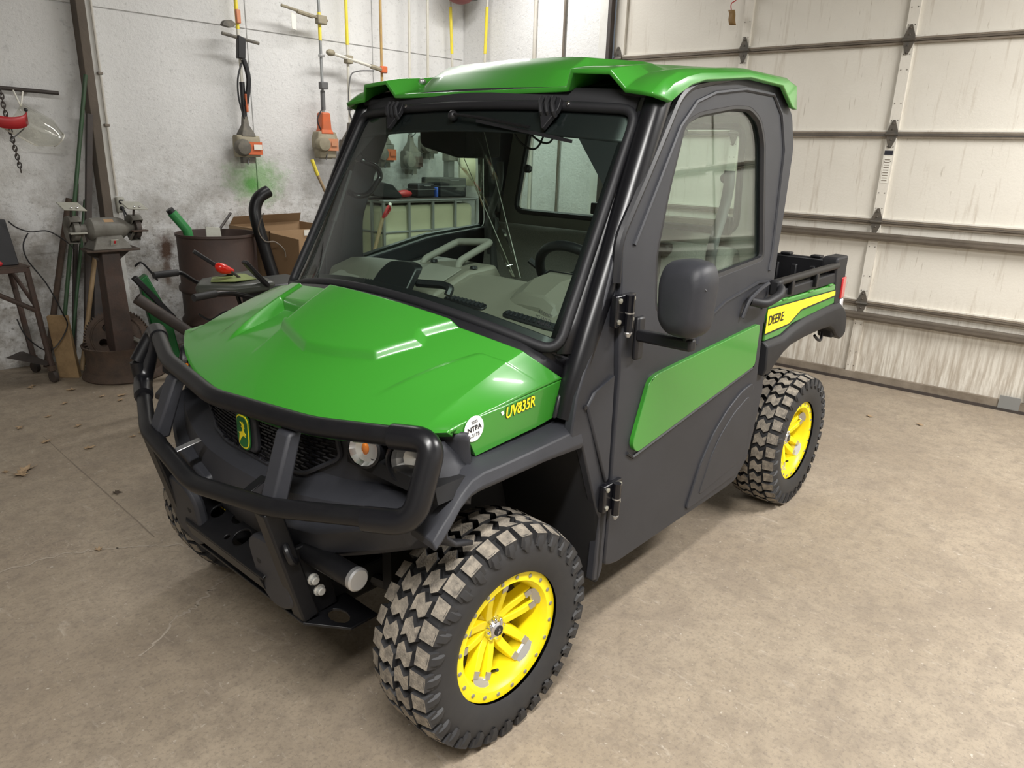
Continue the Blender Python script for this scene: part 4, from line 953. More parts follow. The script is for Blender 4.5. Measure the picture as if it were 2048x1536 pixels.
# ---- cargo bed
BF, BR = 1.54, 2.40
bed = MB().box((BF, -.66, .90), (BR, .66, .93)).build('cargo_bed', 'black_plastic', UV, bevel=.005)
for s in (-1, 1):
    MB().box((BF, min(s*.655, s*.69), .90), (BR, max(s*.655, s*.69), 1.165)).build('bed_side_wall', 'black_plastic', bed, bevel=.005)
    pn = panel('bed_side_panel', 'green', [(1.50, 1.10), (2.28, 1.096), (2.30, 1.09), (2.318, 1.0), (1.78, .975), (1.66, .945), (1.50, .945)], lambda u, v, w, s=s: Vector((u, s*(.738-w), v)), .025, parent=bed, bevel=.006)
    panel('yellow_stripe', 'yellow_decal', [(1.495, 1.078), (2.295, 1.064), (2.30, 1.042), (1.86, 1.030), (1.78, 1.0), (1.74, .985), (1.495, .978)], lambda u, v, w, s=s: Vector((u, s*(.7395-w), v)), .0015, parent=pn)
    MB().grid([[Vector((x, s*.7398, z)), Vector((x, s*.7398, z-.007))] for x, z in ((2.30, 1.042), (1.86, 1.030), (1.78, 1.0), (1.74, .985), (1.495, .978))]).build('stripe_edge', 'ink', pn, smooth=0)
    MB().grid([[Vector((x, s*.7398, z)), Vector((x, s*.7398, z+.005))] for x, z in ((1.495, 1.078), (2.295, 1.064))]).build('stripe_edge', 'ink', pn, smooth=0)
    # fender below
    rg = []
    for x, zt, zb in ((1.50, .945, .80), (1.56, .945, .80), (1.62, .945, .835), (1.68, .945, .865), (1.76, .965, .887), (1.90, .985, .897), (2.10, .997, .90), (2.24, 1.002, .895), (2.30, 1.0, .87), (2.36, 1.0, .83), (2.42, .97, .805), (2.46, .93, .81)):
        rg.append([Vector((x, s*.66, zt)), Vector((x, s*.735, zt)), Vector((x, s*.757, zt-.02)), Vector((x, s*.762, zb+.03)), Vector((x, s*.752, zb)), Vector((x, s*.66, zb+.01))])
    MB().loft(rg).build('rear_fender', 'charcoal_dark', bed, smooth=40, bevel=.006)
    # top rail
    MB().tube(round_path([(1.50, s*.735, 1.150), (1.56, s*.735, 1.178), (2.25, s*.735, 1.185)], .03, 4), .016, 10).build('bed_rail', 'black_steel', bed, smooth=60)
    MB().prism([(1.50, s*.70, 1.10), (2.28, s*.70, 1.10), (2.28, s*.70, 1.15), (1.50, s*.70, 1.14)], (0, s*.035, 0)).build('bed_ledge', 'charcoal_dark', bed, bevel=.006)
    for x in (1.70, 1.98): MB().obox((x, s*.735, 1.145), (.03, .03, .06)).build('rail_bracket', 'black_steel', bed, bevel=.004)
    for x in (1.66, 1.95, 2.2): MB().obox((x, s*.728, 1.099), (.05, .028, .010)).build('panel_tab', 'green', bed, bevel=.003)
    # corner tower with tail lamp
    tw = MB().loft([[Vector((x, s*y, z)) for x, y in ((2.24+o, .665), (2.24+o, .74), (2.385+o*.4, .74), (2.405+o*.4, .665))] for o, z in ((.10, .82), (.05, .95), (.02, 1.08), (.0, 1.16), (.0, 1.212), (.006, 1.222))]).build('corner_tower', 'charcoal_dark', bed, bevel=.014)
    MB().loft([[Vector((x, s*y, z)) for x, y in ((2.345+o, .735), (2.345+o, .748), (2.41+o, .742), (2.425+o, .69), (2.36+o, .69))] for o, z in ((.0, 1.015), (-.006, 1.12))]).build('tail_lamp_red', 'red_lens', tw, bevel=.006)
    MB().loft([[Vector((x, s*y, z)) for x, y in ((2.36+o, .735), (2.36+o, .746), (2.415+o, .74), (2.43+o, .69), (2.37+o, .69))] for o, z in ((.02, .905), (.0, 1.012))]).build('tail_lamp_clear', 'clear_lens', tw, bevel=.006)
    MB().tube(spline([(2.30, s*.70, .85), (2.27, s*.71, .82), (2.23, s*.71, .825), (2.20, s*.70, .85)], 4), .007, 6).build('lamp_cable', 'black_plastic', tw)
MB().box((BR-.06, -.66, .93), (BR-.02, .66, 1.20)).build('tailgate', 'black_plastic', bed, bevel=.01)
for i in range(14): MB().obox((BR-.07, -.60+i*.092, 1.06), (.02, .03, .20)).build('tailgate_rib', 'black_plastic', bed, bevel=.006)
for i in range(9): MB().obox((BR-.04, -.6+i*.15, 1.205), (.05, .05, .012)).build('tailgate_lug', 'black_plastic', bed, bevel=.004)
MB().box((BF-.03, -.66, .93), (BF, .66, 1.17)).build('bed_front_wall', 'black_plastic', bed, bevel=.006)
text('JOHN DEERE', .056, (1.352, -.7412, 1.027), (1, 0, .0), (0, 0, 1), 'ink', 'maker_lettering', bed, ext=.0004, bold=.0003, sx=.98)
# ---- wheels
def tyre_mesh(s):
    """built about the hub; s = side, outer face towards s*y"""
    mb = MB()
    prof = [(-.098, .196), (-.106, .215), (-.112, .26), (-.107, .300), (-.094, .320), (-.055, .325), (0, .327), (.055, .325), (.094, .320), (.107, .300), (.112, .26), (.106, .215), (.098, .196)]
    mb.lathe([(r, h) for h, r in prof], (0, 0, 0), (0, 1, 0), 72, caps=False)
    return mb
def lug(mb, mt, poly, R0, R1, th0, mats, side):
    """block on the carcass; poly in (y, arc metres)"""
    n = len(poly); o = len(mb.v)
    def P(y, a, r): t = th0+a/.34; rr = r-1.0*max(0, abs(y)-.075)**1.3; return (rr*math.cos(t), y, rr*math.sin(t))
    cx = sum(q[0] for q in poly)/n; cy = sum(q[1] for q in poly)/n
    b = [P(y, a, R0) for y, a in poly]; t_ = [P(cx+(y-cx)*.94, cy+(a-cy)*.92, R1) for y, a in poly]
    mb.v += b+t_
    mb.f.append(tuple(o+n+i for i in range(n))); mt.append(1)
    for i in range(n): mb.f.append((o+i, o+(i+1) % n, o+n+(i+1) % n, o+n+i)); mt.append(0)
def make_wheel_meshes():
    mb = tyre_mesh(1); mt = [0]*len(mb.f)
    N = 31; pitch = 2*math.pi/N
    for k in range(N):
        th = k*pitch; L = pitch*.34
        for sg in (-1, 1):
            q = sg; off = 0 if sg > 0 else pitch/2
            # shoulder block
            w = .038 if k % 2 else .046
            lug(mb, mt, [(q*.111, -.002), (q*.111, L*.70), (q*(.110-w), L*.66), (q*(.110-w-.004), -.008)], .310, .342, th+off, 0, q)
            # zig-zag centre block
            lug(mb, mt, [(q*.063, -.004), (q*.062, L*.62), (q*.043, L*.82), (q*.023, L*.56), (q*.003, L*.76), (q*.003, L*.08), (q*.023, -.014), (q*.043, L*.16)], .320, .345, th+off+pitch*.22, 0, q)
            # sidewall rib running down from the shoulder block
            t0 = th+off; o = len(mb.v)
            for (y, r) in ((.106, .331), (.115, .310), (.1165, .288), (.115, .274)):
                for da, dy_ in ((.10, -.008), (.2, 0), (.5, 0), (.6, -.008)):
                    t = t0+pitch*da*(.6 if r < .285 else 1); mb.v.append((r*math.cos(t), q*(y+dy_), r*math.sin(t)))
            for a in range(3):
                for c in range(3): mb.f.append((o+a*4+c, o+a*4+c+1, o+a*4+c+5, o+a*4+c+4)); mt.append(0)
    # bead ring moulding
    n0 = len(mb.f); mb.lathe([(.232, .1115), (.236, .1135), (.242, .1135), (.246, .1115)], (0, 0, 0), (0, 1, 0), 60, caps=False); mt += [0]*(len(mb.f)-n0)
    return mb, mt
def rim_meshes():
    """returns builders for the rim, outer face towards -y, dish deep"""
    rim = MB()
    prof = [(.198, -.105), (.200, -.112), (.196, -.119), (.166, -.119), (.160, -.112), (.154, -.098), (.146, -.05), (.146, .09), (.19, .10)]
    rim.lathe([(r, h) for r, h in prof], (0, 0, 0), (0, 1, 0), 64, caps=False)
    return rim
tm, tmt = make_wheel_meshes()
tm.v = [(lambda r: tuple((c*(1 if r < .196 else (.196+(r-.196)*.89)/r) if i != 1 else c) for i, c in enumerate(v)))(math.hypot(v[0], v[2])) for v in tm.v]
TYRE = bpy.data.meshes.new('tire'); TYRE.from_pydata(tm.v, [], tm.f); TYRE.materials.append(MATS['rubber']); TYRE.materials.append(MATS['tread_dust'])
for p, k in zip(TYRE.polygons, tmt): p.material_index = k
bm = bmesh.new(); bm.from_mesh(TYRE); bmesh.ops.recalc_face_normals(bm, faces=bm.faces); bm.to_mesh(TYRE); bm.free()
TYRE.shade_smooth(); TYRE.set_sharp_from_angle(angle=R_(30))
BOLT = []
def wheel(x, y, s, steer, spin):
    """s=-1: outer face towards -y"""
    t = bpy.data.objects.new('tire', TYRE); COL.objects.link(t); t.parent = UV; t.location = (x, y, .345)
    t.rotation_euler = (0, spin, steer + (0 if s < 0 else math.pi)); t['label'] = 'knobbly black tyre on a yellow rim'
    def part(mb, name, m, **k):
        o = mb.build(name, m, None, **k); o.parent = t; o.location = (0, .031, 0); return o
    part(rim_meshes(), 'rim', 'yellow', smooth=30)
    # double spokes with machined tips
    for k in range(5):
        a = 2*math.pi*k/5+.35; ca, sa = math.cos(a), math.sin(a)
        def Q(r, q, h): return Vector((r*ca-q*sa, h, r*sa+q*ca))
        for sg in (-1, 1):
            pts = [(.030, .013, -.062, .026), (.065, .021, -.072, .024), (.105, .0255, -.085, .0215), (.140, .027, -.092, .020), (.154, .027, -.082, .020)]
            rings = [[Q(r, sg*q-w/2, h), Q(r, sg*q+w/2, h), Q(r, sg*q+w*.8, h+.035), Q(r, sg*q-w*.8, h+.035)] for r, q, h, w in pts]
            part(MB().loft(rings), 'spoke', 'yellow', bevel=.002, smooth=30)
            if k in (0, 1, 2, 3, 4):
                tip = [[Q(r, sg*q-w/2-.0004, h-.0012), Q(r, sg*q+w/2+.0004, h-.0012), Q(r, sg*q+w/2, h+.004), Q(r, sg*q-w/2, h+.004)] for r, q, h, w in ((.120, .0262, -.0888, .0212), (.141, .027, -.0927, .0204))]
                part(MB().loft(tip), 'spoke_tip', 'machined', smooth=0)
        # machined bridge at the barrel
        part(MB().loft([[Q(r, -.034, h), Q(r, .034, h), Q(r-.004, .034, h+.006), Q(r-.004, -.034, h+.006)] for r, h in ((.140, -.090), (.157, -.106))]), 'spoke_bridge', 'machined', smooth=0)
    part(MB().lathe([(.0, -.060), (.056, -.060), (.070, -.054), (.074, .0), (.07, .02)], (0, 0, 0), (0, 1, 0), 30, caps=False), 'hub_plate', 'yellow')
    cap = part(MB().lathe([(.0, -.084), (.018, -.084), (.026, -.080), (.034, -.066), (.037, -.055)], (0, 0, 0), (0, 1, 0), 24, caps=False), 'hub_cap', 'chrome', smooth=20)
    b = MB()
    for k in range(8): a = k*math.pi/4; b.ball((.029*math.cos(a), -.070, .029*math.sin(a)), (.008, .010, .008), 8, 6)
    part(b, 'hub_cap_lobes', 'chrome')
    part(MB().lathe([(0, -.0862), (.0155, -.0862), (.0165, -.083)], (0, 0, 0), (0, 1, 0), 20, caps=False), 'hub_cap_emblem', 'ink')
    part(MB().prism([(-u*.30, -.0864, v*.30) for u, v in DEER], (0, -.0006, 0)), 'hub_cap_deer', 'chrome', smooth=0)
    for k in range(20):
        a = 2*math.pi*(k+.3)/20
        if BOLT: bo = bpy.data.objects.new('rim_bolt', BOLT[0]); COL.objects.link(bo); bo.parent = t
        else: bo = part(MB().lathe([(.0062, 0), (.0062, .0022), (.004, .003)], (0, 0, 0), (0, -1, 0), 8), 'rim_bolt', 'bolt_grey', smooth=20); BOLT.append(bo.data)
        bo.location = (.180*math.cos(a), -.119+.031, .180*math.sin(a))
    a = 4.6; part(MB().tube([(.143*math.cos(a), -.07, .143*math.sin(a)), (.125*math.cos(a), -.092, .125*math.sin(a))], .005, 8), 'valve_stem', 'black_plastic')
    part(MB().lathe([(0, -.045), (.14, -.045), (.14, -.043), (0, -.043)], (0, .03, 0), (0, 1, 0), 40, caps=False), 'brake_disc', 'dark_steel')
    return t
wheel(0, -.638, -1, -.047, -.05)
wheel(2.096, -.638, -1, 0, -.26)
wheel(0, .638, 1, -.047, .9)
wheel(2.096, .638, 1, 0, .2)
# ------------------------------------------------------------------ along the left wall
# steel post, conduit, outlet
po = empty('wall_post', lw(.82, 0)); tag(po, 'brown wooden post standing against the white wall with pale side strip', 'post')
MB().prism([lw(.795, 0, .012), lw(.855, 0, .012), lw(.855, 0, .14), lw(.795, 0, .14)], (0, 0, CEIL-.01)).build('timber', 'brown_post', po, smooth=0, bevel=.004)
MB().prism([lw(.856, 0, .012), lw(.905, 0, .012), lw(.905, 0, .11), lw(.856, 0, .11)], (0, 0, CEIL-.01)).build('side_strip', 'white_paint', po, smooth=0, bevel=.003)
cp = empty('wall_conduit', lw(.90, 1.25, .12)); tag(cp, 'thin grey electrical conduit running down the post', 'conduit')
MB().tube([lw(.893, CEIL-.02, .125), lw(.90, 1.25, .125)], .009, 8).build('pipe', 'conduit', cp)
for z in (2.1, 1.75): MB().obox(lw(.895, z, .125), (.035, .03, .018)).build('strap', 'bar_steel', cp, bevel=.003)
ob = empty('outlet_box', lw(.92, 1.19, .12)); tag(ob, 'grey metal electrical outlet box on the post above the grinder', 'outlet')
MB().obox(lw(.91, 1.185, .14), (.06, .05, .115)).build('box', 'machine_grey_light', ob, bevel=.012)
for dz in (.022, -.024): MB().lathe([(.017, 0), (.017, .006), (.012, .01)], lw(.912, 1.185+dz, .164), WN, 14).build('plug', 'black_plastic', ob)
for k in range(2):
    c = MB().tube(spline([lw(.912, 1.165-.0*k, .18), lw(.915+.02*k, 1.10, .20), lw(.90+.03*k, 1.03, .22+.02*k), lw(.87+.04*k, .98, .27+.03*k), lw(.82+.05*k, .97, .34+.03*k)], 5), .0055, 6).build('power_cord', 'black_plastic', smooth=60)
    tag(c, ('dark power cord hanging from the outlet, nearer the post', 'dark power cord hanging from the outlet, nearer the drum')[k], 'cord')
# leaning bars
def lean(name, m, top, bot, r, label, sq=False, cat='pole'):
    a, b = Vector(top), Vector(bot)
    o = (MB().bar(b, a, r*2, r*1.6, (0, 1, .2)) if sq else MB().tube([b, b.lerp(a, .33), b.lerp(a, .66), a], r, 10)).build(name, m, smooth=50, bevel=.003 if sq else None)
    tag(o, label, cat); return o
lean('green_pole', 'green_pole', lw(.792, 2.06, .155), lw(.325, .012, .25), .014, 'long thin green pole leaning against the wall beside the post')
lean('steel_bar', 'dark_steel', lw(.78, 1.80, .16), lw(.49, .02, .30), .020, 'dark steel bar leaning just right of the green pole', True, 'bar')
lean('steel_pipe', 'rust', lw(.60, 1.21, .04), lw(.25, .02, .20), .021, 'short rusty brown pipe leaning left of the green pole')
lean('steel_pipe', 'green_pole', lw(.70, 1.20, .06), lw(.40, .015, .22), .012, 'thin dark green rod leaning between the rusty pipe and grinder', False, 'rod')
lean('steel_bar', 'dark_steel', lw(.66, 1.32, .05), lw(.44, .02, .16), .014, 'thin dark angle bar leaning close to the wall behind the rods', True, 'bar')
lean('wooden_pole', 'handle_wood', (.66, 3.93, .95), (.40, 3.84, .015), .016, 'pale worn wooden tool handle leaning behind the grinder pedestal', False, 'handle')
lean('steel_channel', 'dark_steel', (.74, 4.14, .93), (.56, 3.98, .03), .040, 'wide dark steel channel leaning behind the grinder pedestal', True, 'steel channel')
# wood block
wb = MB(); A = Vector((.235, 3.79, .0)); B = Vector((.335, 3.70, .0)); tt = Vector((.02, .15, .42)); th = Vector((.03, .045, 0))
wb.hexa([A, B, B+th, A+th, A+tt, B+tt, B+th+tt, A+th+tt])
tag(wb.build('wood_block', 'wood', bevel=.004), 'short rough timber block standing on end beside the grinder base', 'wood block')
# grinder on its pedestal
G0 = Vector((.60, 3.58, 0))
ped = empty('grinder_pedestal', G0); tag(ped, 'rusty welded pedestal made of a wheel rim, gear and steel column', 'pedestal')
MB().lathe([(.262, 0), (.275, .012), (.268, .035), (.245, .06), (.235, .14), (.238, .20), (.252, .225), (.256, .24), (.246, .243), (.238, .225), (.225, .20), (.225, .02)], G0, (0, 0, 1), 48, caps=False).build('wheel_rim', 'rust', ped)
gm = MB(); NG = 60; rr = []
for k in range(NG*4): a = 2*math.pi*k/(NG*4); r = .215 if k % 4 in (0, 1) else .198; rr.append((r*math.cos(a), r*math.sin(a)))
gn = Vector((-.30, -.70, .42)).normalized(); gu = Vector((gn.y, -gn.x, 0)).normalized(); gv = gn.cross(gu); gc = G0+Vector((.0, .06, .27))
outer = rr; holes = [circ(0, 0, .03, 16)] + [circ(.095*math.cos(q), .095*math.sin(q), .030, 12) for q in (.4, 1.66, 2.9, 4.2, 5.4)]
panel('gear_wheel', 'rust', outer, lambda u, v, w: gc+gu*u+gv*v-gn*w*(1 if u*u+v*v > .16**2 else .6), .045, holes=holes, parent=ped, smooth=0)
MB().tube([gc+gu*.165*math.cos(a)+gv*.165*math.sin(a) for a in [2*math.pi*i/40 for i in range(40)]], .008, 6, closed=True).build('gear_web_edge', 'rust', ped)
MB().hexa([(G0.x-.07, G0.y-.075, .10), (G0.x+.07, G0.y-.075, .10), (G0.x+.07, G0.y+.075, .10), (G0.x-.07, G0.y+.075, .10), (G0.x-.065, G0.y-.06, .90), (G0.x+.05, G0.y-.06, .90), (G0.x+.05, G0.y+.06, .90), (G0.x-.065, G0.y+.06, .90)]).build('column', 'rust_red', ped, bevel=.004)
MB().bar(G0+Vector((.10, -.18, .243)), G0+Vector((.07, -.02, .27)), .04, .012).build('brace', 'machine_grey', ped, bevel=.003)
MB().prism([(G0.x-.17, G0.y-.10, .90), (G0.x+.17, G0.y-.12, .90), (G0.x+.19, G0.y+.10, .90), (G0.x-.14, G0.y+.11, .90)], (0, 0, .014)).build('top_plate', 'rust', ped, bevel=.003)
for s in (-1, 1): MB().prism([(G0.x+s*.055, G0.y, .90), (G0.x+s*.16, G0.y, .90), (G0.x+s*.055, G0.y, .82)], (0, .01, 0)).build('gusset', 'dark_steel', ped)
gr = empty('bench_grinder', G0+Vector((0, 0, .914))); tag(gr, 'old grey bench grinder with two wheels and spark shields on pedestal', 'bench grinder')
GC = G0+Vector((.0, 0, 1.045)); gx = Vector((1, .05, -.015)).normalized()
MB().loft([[G0+Vector((x*k, y*k2, z)) for x, y in ((-.125, -.10), (.125, -.10), (.125, .09), (-.125, .09))] for k, k2, z in ((1, 1, .914), (.95, .95, .93), (.70, .65, .985), (.62, .6, 1.01))]).build('base_casting', 'machine_grey', gr, bevel=.006)
MB().obox(G0+Vector((.015, -.088, .955)), (.05, .012, .055), (.45, 0, 0)).build('switch_plate', 'machine_grey_light', gr, bevel=.002)
MB().obox(G0+Vector((.015, -.096, .965)), (.014, .012, .022), (.45, 0, 0)).build('switch', 'red_plastic', gr, bevel=.002)
MB().lathe([(.03, -.205), (.035, -.13), (.062, -.115), (.075, -.10), (.076, .08), (.068, .11), (.035, .155), (.03, .21)], GC, gx, 28).build('motor', 'machine_grey', gr)
MB().grid([[GC+gx*u+Vector((0, -.0763*math.cos(a), .0763*math.sin(a))) for a in (.7, .9, 1.1)] for u in (-.02, .01, .04)]).build('brand_plate', 'cardboard', gr)
for s in (-1, 1):
    c = GC+gx*(.20*s)
    MB().lathe([(.02, -.017), (.073, -.017), (.073, .017), (.02, .017)], c, gx, 28).build('grinding_wheel', 'dark_steel' if s > 0 else 'machine_grey', gr)
    MB().lathe([(.012, -.03), (.026, -.03), (.03, -.02), (.03, .02), (.026, .03), (.012, .03)], c, gx, 16).build('wheel_flange', 'machine_grey', gr)
    # guard: open towards the front
    mb = MB(); rows = []
    for k in range(19):
        a = R_(40+ k*12.5); d = Vector((0, -math.cos(a), math.sin(a)))
        rows.append([c+d*.03-gx*.030*0-gx*.034 if False else c-gx*.034*1+d*.02, c-gx*.034+d*.092, c+gx*.034+d*.092, c+gx*.034+d*.02])
    mb.grid(rows); mb.build('wheel_guard', 'machine_grey', gr, solid=.005)
    MB().obox(c+Vector((0, -.075, -.015)), (.10, .05, .010), (0, 0, 0)).build('tool_rest', 'machine_grey_light' if s < 0 else 'rust', gr, bevel=.002)
    MB().bar(c+Vector((-.03*s, -.06, -.02)), c+Vector((-.05*s, -.02, -.08)), .02, .008).build('rest_arm', 'machine_grey', gr)
    sh = MB().prism([c+Vector(q) for q in ((-.07, -.10, .135), (.065, -.10, .125), (.045, -.01, .172), (-.085, -.01, .18))], (0, -.004, .006)).build('spark_shield', 'machine_grey_light', gr, bevel=.002)
    MB().tube([c+Vector((-.02, -.05, .09)), c+Vector((-.02, -.075, .15))], .007, 6).build('shield_post', 'dark_steel', gr)
    for q in (-.02, .015): MB().ball(c+Vector((q, -.088, .150)), .008, 8, 6).build('shield_bolt', 'chrome', gr)

# stand on casters with a black panel
st = empty('rusty_stand', (0, 3.9, 0)); tag(st, 'rusty steel work stand on small casters at the left wall', 'stand')
L4 = [(-.28, 3.72), (.135, 3.74), (.12, 4.08), (-.28, 4.06)]
for i, (x, y) in enumerate(L4):
    k = .045 if x > 0 else -.03
    MB().tube([(x, y, .80), (x+k, y-.02, .12)], .019, 8).build('leg', 'rust_red', st)
    MB().tube([(x+k, y-.02, .12), (x+k, y-.02, .085)], .028, 8).build('caster_fork', 'rust', st)
    MB().lathe([(.02, -.014), (.04, -.014), (.042, 0), (.04, .014), (.02, .014)], (x+k, y-.03, .0425), (1, .3, 0), 18).build('caster_wheel', 'dark_steel', st)
for (a, b) in zip(L4, L4[1:]+L4[:1]): MB().bar((*a, .79), (*b, .79), .04, .03).build('top_rail', 'rust_red', st, bevel=.003)
MB().prism([(-.30, 3.70, .805), (.155, 3.72, .805), (.14, 4.10, .805), (-.30, 4.08, .805)], (0, 0, .008)).build('top_sheet', 'rust', st)
MB().tube([(-.20, 3.73, .74), (.165, 3.73, .50)], .016, 8).build('brace', 'rust_red', st); MB().tube([(.12, 4.08, .76), (.15, 3.75, .55)], .014, 8).build('brace', 'rust_red', st)
MB().prism([(.0, 3.98, .155), (.165, 3.71, .125), (.20, 3.74, .125), (.12, 4.10, .155)], (-.03, -.03, .01)).build('tray', 'dark_steel', st, bevel=.002)
bp_ = MB().prism([(-.30, 3.80, .815), (.115, 3.80, .815), (.095, 3.86, 1.105), (-.30, 3.86, 1.14)], (0, .03, 0)).build('plastic_sheet', 'charcoal_dark', bevel=.004); tag(bp_, 'black flat panel standing upright on the rusty stand', 'panel')
rc = MB().ball((-.02, 3.765, .835), (.035, .02, .02)).build('red_clamp', 'red_plastic'); tag(rc, 'small red clamp lying on the rusty stand before the panel', 'clamp')
cd = MB().tube(spline([(.095, 3.80, 1.10), (.13, 3.78, 1.06), (.20, 3.76, 1.03), (.30, 3.74, 1.03), (.40, 3.72, .95), (.43, 3.70, .90)], 6), .0045, 6).build('loose_cable', 'black_plastic', smooth=60); tag(cd, 'thin black cable looping from the black panel to the grinder', 'cable')
cd = MB().tube(spline([(.19, 3.78, 1.02), (.15, 3.77, .95), (.155, 3.76, .85), (.24, 3.75, .68), (.31, 3.76, .47), (.335, 3.79, .36), (.25, 3.80, .23), (.17, 3.79, .22), (.08, 3.80, .33), (.05, 3.82, .45)], 6), .0045, 6).build('loose_cable', 'black_plastic', smooth=60); tag(cd, 'thin black cable drooping down beside the rusty stand legs', 'cable')

# peg bar, face shield, chain
pb = MB().tube([lw(-.05, 1.965, .085), lw(.62, 1.948, .10)], .014, 10).build('wall_peg_bar', 'dark_steel', smooth=60); tag(pb, 'dark horizontal steel bar fixed on the wall above the face shield', 'bar')
for x in (.05, .45): o = MB().bar(lw(x, 1.955, .012), lw(x, 1.955, .08), .02, .02).build('bar_bracket', 'dark_steel', pb)
fs = empty('face_shield', lw(.34, 1.75, .12)); tag(fs, 'face shield with red headgear and scratched clear visor hanging on wall', 'face shield')
rows = []
for i in range(13):
    u = i/12; r = []
    for j in range(9):
        v = j/8; a = lerp(-1.25, 1.25, v)
        c0 = Vector((.29, 4.10, 1.79)).lerp(Vector((.54, 4.06, 1.635)), u); up = Vector((.16, 0, .20)).normalized()
        taper = 1-.55*max(0, u-.72)/.28*abs(v-.5)*2
        r.append(c0 + up*.115*math.sin(a)*taper + Vector((0, -.13*(math.cos(a)-.3)*taper, 0)))
    rows.append(r)
MB().grid(rows).build('visor', 'clear_plastic', fs, solid=.0015)
MB().tube([rows[12][j]*1.0 for j in range(9)], .003, 5).build('visor_edge', 'paper', fs); MB().tube([rows[i][0] for i in range(13)], .003, 5).build('visor_edge', 'paper', fs)
MB().grid([[Vector((.25+.115*math.cos(a), 4.04-.10*math.sin(a)*.6, 1.80+dz-.045*math.cos(a*1.0)*0+.06*math.sin(a-1.2)*.0)) + Vector((0, 0, -.05*math.sin(a))) for dz in (-.055, 0, .02)] for a in [math.pi*k/12 for k in range(13)]]).build('headgear', 'red_plastic', fs, solid=.006)
MB().ball((.365, 4.03, 1.822), .013, 8, 6).build('pivot_knob', 'black_plastic', fs)
for q in ((.335, 1.945), (.39, 1.94)): MB().tube([Vector((.345, 4.05, 1.84)), Vector((q[0], 4.12, q[1]))], .005, 6).build('strap', 'paper', fs)
MB().tube([(.25, 4.06, 1.62), (.34, 4.05, 1.70), (.365, 4.05, 1.80)], .004, 5).build('chin_edge', 'grey_plastic', fs)
ch = empty('chain', lw(.28, 1.95, .09)); tag(ch, 'short dark steel chain hanging down the wall behind the face shield', 'chain')
for k in range(19):
    c = Vector((.262+.0025*max(0, k-3), 4.115, 1.93-.0275*k)); ax = Vector((1, 0, 0)) if k % 2 else Vector((.25, 1, 0)).normalized()
    MB().tube([c+ax*.0115*math.cos(a)+Vector((0, 0, .021*math.sin(a))) for a in [2*math.pi*i/12 for i in range(12)]], .0042, 6, closed=True).build('link', 'dark_steel', ch)

# drum with scrap, pipe, box
DR = Vector((1.395, 3.60, 0)); RD = .292
dr = MB().lathe([(RD-.01, 0), (RD, .01), (RD, .02), (RD-.006, .03), (RD-.006, .26), (RD+.012, .272), (RD+.012, .292), (RD-.006, .315), (RD-.006, .48), (RD+.012, .50), (RD+.012, .52), (RD-.006, .545), (RD-.006, .865), (RD+.003, .875), (RD+.003, .89), (RD-.008, .89), (RD-.012, .87), (RD-.012, .06), (0, .06)], DR, (0, 0, 1), 44, caps=False).build('steel_drum', 'drum', smooth=40)
dr.scale = (1, 1, 1.095)
tag(dr, 'rusty brown open steel drum against the wall filled with scrap', 'drum')
g1 = empty('green_tube', (1.20, 3.66, .95)); tag(g1, 'short green plastic tube sticking up out of the drum', 'tube')
MB().tube([(1.22, 3.62, .75), (1.19, 3.64, 1.0), (1.10, 3.66, 1.13)], .035, 12).build('tube_body', 'green_plastic', g1, smooth=50); MB().tube([(1.10, 3.66, 1.13), (1.083, 3.662, 1.155)], .028, 12).build('tube_end', 'black_plastic', g1)
o = MB().tube([(1.30, 3.60, .85), (1.62, 3.78, 1.10)], .010, 6).build('scrap_rod', 'dark_steel'); tag(o, 'thin dark rod lying across the mouth of the drum', 'rod')
o = MB().prism([(1.22, 3.40, .93), (1.33, 3.38, .94), (1.34, 3.42, 1.03), (1.24, 3.44, 1.04)], (0, .01, 0)).build('scrap_plate', 'machine_grey_light', bevel=.003); tag(o, 'small bent grey sheet scrap at the rim of the drum', 'sheet scrap')
ex = empty('exhaust_pipe', (1.72, 3.30, 0)); tag(ex, 'dirty black exhaust pipe with a bent top leaning beside the drum', 'pipe')
MB().tube(spline([(1.78, 3.20, .02), (1.70, 3.24, .45), (1.64, 3.30, .80), (1.60, 3.34, 1.05), (1.60, 3.36, 1.16), (1.64, 3.36, 1.245), (1.72, 3.36, 1.29)], 7), .046, 16).build('pipe_body', 'black_steel', ex, smooth=60)
MB().lathe([(.044, .0), (.036, .0), (.034, -.03)], (1.722, 3.36, 1.291), (.85, 0, .5), 16, caps=False).build('pipe_mouth', 'rust', ex)
MB().tube(spline([(1.60, 3.24, 1.14), (1.565, 3.27, 1.02), (1.60, 3.25, .93), (1.68, 3.24, .92), (1.74, 3.22, .86), (1.75, 3.22, .80)], 5), .005, 6).build('hanger_wire', 'bar_steel', ex)
cb = empty('cardboard_box', (2.05, 3.7, 0)); tag(cb, 'large open brown cardboard box behind the drum', 'cardboard box')
bx = [(1.74, 3.42), (2.42, 3.42), (2.42, 4.06), (1.74, 4.06)]
for (a, b) in zip(bx, bx[1:]+bx[:1]):
    d = Vector((b[0]-a[0], b[1]-a[1], 0)).normalized(); n_ = Vector((-d.y, d.x, 0))*.008
    MB().prism([Vector((*a, .0)), Vector((*b, .0)), Vector((*b, 0))+n_, Vector((*a, 0))+n_], (0, 0, .98)).build('side', 'cardboard', cb, smooth=0)
MB().prism([(1.74, 3.42, .97), (1.74, 3.42, .35), (1.86, 3.22, .33), (1.86, 3.20, .93)], (.008, .004, 0)).build('flap', 'cardboard_inside', cb, smooth=0)
